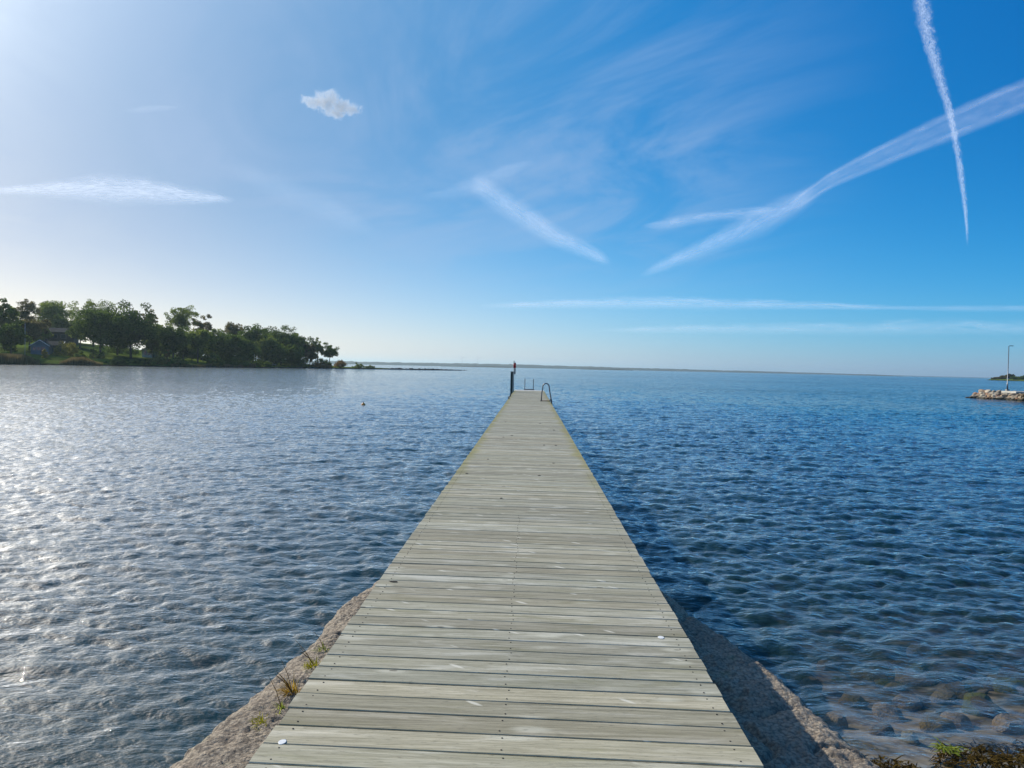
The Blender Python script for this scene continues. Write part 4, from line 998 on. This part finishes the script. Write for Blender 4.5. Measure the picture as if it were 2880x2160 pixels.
# ------------------------------------------------------------------ clouds and contrails (high, far beyond the haze)
def cloudmat(name, alpha, nx, ny, lo, hi, edge=1.0, fine=0.5, two=False, ends=0.12, bright=1.0):
    m, g = newmat(name)
    uv = g.sep(g.n('ShaderNodeUVMap').outputs[0]); u, v = uv[0], uv[1]
    nv = g.comb(g.m('MULTIPLY', u, nx), g.m('MULTIPLY', v, ny), 0.0)
    n1 = g.noise(nv, 1.0, 7, 0.64, 0.5); n2 = g.noise(g.comb(g.m('MULTIPLY', u, nx * 2.2), g.m('MULTIPLY', v, ny * 4.0), 5.0), 1.0, 4, 0.6, 0.5)
    vv = g.m('ABSOLUTE', g.m('ADD', v, g.m('MULTIPLY', g.m('SUBTRACT', n1, 0.5), 0.7 * edge)))
    prof = g.rng(vv, 0.95, 0.05, smooth=True)
    if two: prof = g.m('MAXIMUM', g.m('MULTIPLY', prof, 0.72), g.rng(g.m('ABSOLUTE', g.m('SUBTRACT', vv, 0.5)), 0.42, 0.0, smooth=True))
    e = g.m('MULTIPLY', g.rng(u, 0.0, ends, smooth=True), g.rng(u, 1.0, 1.0 - ends, smooth=True))
    tex = g.rng(g.m('ADD', g.m('MULTIPLY', n1, 1 - fine), g.m('MULTIPLY', n2, fine)), lo - 0.06, hi + 0.06)
    a = g.m('MULTIPLY', g.m('MULTIPLY', prof, e), g.m('MULTIPLY', tex, alpha * 0.42), clamp=True)
    d = g.n('ShaderNodeBsdfDiffuse'); d.inputs[0].default_value = (bright, bright, bright, 1)
    t = g.n('ShaderNodeBsdfTranslucent'); t.inputs[0].default_value = (bright, bright, bright, 1)
    ad = g.n('ShaderNodeAddShader'); g.t.links.new(d.outputs[0], ad.inputs[0]); g.t.links.new(t.outputs[0], ad.inputs[1])
    tp = g.n('ShaderNodeBsdfTransparent'); mx = g.n('ShaderNodeMixShader'); g.set(mx.inputs[0], a)
    g.t.links.new(tp.outputs[0], mx.inputs[1]); g.t.links.new(ad.outputs[0], mx.inputs[2]); out(g, mx.outputs[0]); return m
def strip(name, pts, alt, mat, label, cat, grp=None):
    """a thin sheet of ice cloud lying level at altitude alt"""
    A = np.array(pts, float); n = 40; tt = np.linspace(0, 1, n)
    seg = np.r_[0, np.cumsum(np.hypot(np.diff(A[:, 0]), np.diff(A[:, 1])))]; seg /= seg[-1]
    P = np.stack([np.interp(tt, seg, A[:, k]) for k in range(3)], -1)
    for _ in range(3): P[1:-1] = (P[:-2] + P[2:] + 2 * P[1:-1]) / 4
    T = np.gradient(P[:, :2], axis=0); T /= np.linalg.norm(T, axis=1, keepdims=True); N = np.stack([-T[:, 1], T[:, 0]], -1)
    V, UV = [], []; vs = np.linspace(-1, 1, 9)
    for i in range(n):
        for v in vs:
            q = onz(*(P[i, :2] + N[i] * v * P[i, 2] * 1.6), alt); q[2] += alt * 0.004 * (1 - v * v)
            V.append(q); UV.append((tt[i], v))
    o = link(name, npmesh(name, V, gridF(n, 9), uv=UV), mat, smooth=True)
    return tag(o, label, cat, grp)
CL = [
 ('cirrus_cloud', [(-70, 536, 6), (100, 534, 14), (280, 530, 34), (420, 540, 30), (560, 553, 18), (675, 568, 4)], 2000, cloudmat('c1', 1.15, 9, 2.4, .34, .62, 1.3, .55), 'long white lens shaped cloud at the left above the wooded headland', 'cloud', None),
 ('contrail', [(1318, 500, 22), (1400, 560, 30), (1480, 612, 29), (1570, 670, 25), (1640, 700, 20), (1690, 725, 15), (1722, 748, 8)], 2000, cloudmat('c2', .55, 6, 1.6, .2, .6, .5, .4, ends=.10), 'broad pale contrail slanting down to the right above the pier end', 'contrail', 'contrails'),
 ('contrail', [(1790, 785, 5), (1860, 748, 14), (2000, 690, 22), (2130, 628, 36), (2235, 574, 26), (2310, 528, 20)], 2000, cloudmat('c3', .55, 7, 1.6, .2, .62, .6, .4, ends=.14), 'pale contrail rising right, lower half of the V right of the pier end', 'contrail', 'contrails'),
 ('cirrus_cloud', [(1795, 640, 4), (1900, 626, 16), (2000, 609, 12), (2120, 597, 14), (2190, 590, 5)], 2000, cloudmat('c4', .6, 6, 2.0, .36, .66, 1.0, .5), 'short wispy streak touching the lower contrail from the left', 'cloud', None),
 ('contrail', [(2215, 592, 12), (2330, 510, 16), (2416, 470, 21), (2550, 408, 26), (2677, 354, 31), (2790, 305, 33), (2890, 265, 35), (3050, 200, 38)], 2400, cloudmat('c5', .50, 9, 1.3, .2, .65, .35, .4, two=True, ends=.06), 'broad double stranded contrail running up to the right picture edge', 'contrail', 'contrails'),
 ('contrail', [(2582, -60, 24), (2592, 0, 20), (2606, 90, 19), (2631, 180, 15), (2670, 306, 10), (2690, 404, 9), (2706, 508, 8), (2718, 610, 5), (2722, 700, 2.5)], 2200, cloudmat('c6', 1.0, 44, 1.6, .34, .60, 1.9, .5, ends=.09), 'narrow crinkled contrail dropping steeply near the right picture edge', 'contrail', 'contrails'),
 ('cirrus_cloud', [(1320, 862, 4), (1500, 857, 9), (1750, 852, 15), (2000, 854, 15), (2300, 860, 10), (2580, 868, 4)], 1500, cloudmat('c7', .6, 13, 1.8, .28, .62, 1.2, .3), 'long level white streak low in the sky right of the pier end', 'cloud', None),
 ('cirrus_cloud', [(2480, 866, 4), (2700, 868, 8), (2900, 868, 8), (3050, 868, 6)], 1500, cloudmat('c8', .35, 4, 1.6, .25, .6, .9, .3), 'faint thin streak continuing the long level one to the right edge', 'cloud', None),
 ('cirrus_cloud', [(1650, 930, 4), (1900, 926, 10), (2100, 925, 13), (2400, 924, 16), (2600, 921, 20), (2750, 920, 18), (2900, 924, 16), (3080, 924, 12)], 1400, cloudmat('c9', .5, 14, 1.6, .32, .66, 1.3, .35), 'lowest pale cloud band just above the far shore on the right', 'cloud', None),
 ('cirrus_cloud', [(620, 455, 12), (760, 520, 34), (900, 580, 36), (1000, 630, 28), (1085, 668, 8)], 2200, cloudmat('c10', .22, 4, 2, .25, .7, .8, .4, ends=.25), 'faint diagonal veil between the lens shaped cloud and the broad contrail', 'cloud', None),
 ('cirrus_cloud', [(1165, 556, 4), (1260, 545, 16), (1340, 520, 26), (1430, 480, 18), (1520, 448, 6)], 2200, cloudmat('c11', .28, 4, 2, .3, .7, 1., .4, ends=.2), 'faint hooked wisp crossing the top of the broad pale contrail', 'cloud', None),
 ('cirrus_cloud', [(340, 315, 3), (420, 307, 10), (520, 303, 3)], 2200, cloudmat('c12', .3, 4, 2, .3, .7, 1., .4, ends=.3), 'tiny faint streak high at the left', 'cloud', None),
]
for c_ in CL: strip(*c_)
# the little bright cloud: a real body of mist
m, g = newmat('puff'); oc = g.n('ShaderNodeTexCoord').outputs['Object']
wob = g.vm('ADD', oc, g.vm('SCALE', g.vm('SUBTRACT', g.noise(oc, 0.022, 5, 0.6, out=1), (0.5, 0.5, 0.5)), None))
wob.node.inputs[1].links[0].from_node.inputs['Scale'].default_value = 62.0
n1 = g.noise(wob, 0.045, 7, 0.72, 0.8)
lobes = [(-8, 5, 58, 36), (45, -14, 54, 28), (-62, -3, 40, 17), (5, 26, 30, 22), (85, -18, 22, 16), (25, -36, 34, 18)]
best = None
for lx, lz, ax, azz in lobes:
    d_ = g.vm('LENGTH', g.vm('DIVIDE', g.vm('SUBTRACT', wob, (lx, 0, lz)), (ax * 1.2, 22.0, azz * 1.15)), out='Value')
    best = d_ if best is None else g.m('MINIMUM', best, d_)
den = g.rng(g.m('ADD', g.m('SUBTRACT', 1.0, best), g.m('MULTIPLY', g.m('SUBTRACT', n1, 0.5), 3.0)), -0.12, 0.55, smooth=True)
pv = g.n('ShaderNodeVolumePrincipled'); pv.inputs['Color'].default_value = (1, 1, 1, 1); g.set(pv.inputs['Density'], g.m('MULTIPLY', den, 0.032)); pv.inputs['Anisotropy'].default_value = 0.80
o_ = g.n('ShaderNodeOutputMaterial'); g.t.links.new(pv.outputs[0], o_.inputs['Volume']); M['puff'] = m
c0 = CAM + ray(931, 290) * 3000; b = MB()
N_ = 14; vv_ = [(135 * math.cos(2*math.pi*j/24) * math.sin(math.pi*i/N_), 62 * math.sin(2*math.pi*j/24) * math.sin(math.pi*i/N_), 80 * math.cos(math.pi*i/N_)) for i in range(1, N_) for j in range(24)]
vv_ += [(0, 0, 80), (0, 0, -80)]; L0 = len(vv_) - 2
ff_ = [(i*24+j, (i+1)*24+j, (i+1)*24+(j+1) % 24, i*24+(j+1) % 24) for i in range(N_-2) for j in range(24)]
ff_ += [(L0, j, (j+1) % 24) for j in range(24)] + [(L0+1, (N_-2)*24+(j+1) % 24, (N_-2)*24+j) for j in range(24)]
b.add(vv_, ff_); o = b.build('puffy_cloud', M['puff']); o.location = c0; o.rotation_euler.z = math.atan2(-(c0[0]-CAM[0]), c0[1]-CAM[1])
m.cycles.volume_step_rate = 0.35
tag(o, 'small bright ragged white cloud alone in the upper left sky', 'cloud')

# ------------------------------------------------------------------ haze
b = MB(); b.box((-15500, -400, -4.5), (15500, 15500, 75.0))
m, g = newmat('haze_air')
pv = g.n('ShaderNodeVolumePrincipled'); pv.inputs['Color'].default_value = (0.70, 0.93, 1.0, 1); pv.inputs['Density'].default_value = 0.000095
pv.inputs['Anisotropy'].default_value = 0.45
o_ = g.n('ShaderNodeOutputMaterial'); g.t.links.new(pv.outputs[0], o_.inputs['Volume'])
hz = b.build('haze', m); hz['kind'] = 'stuff'
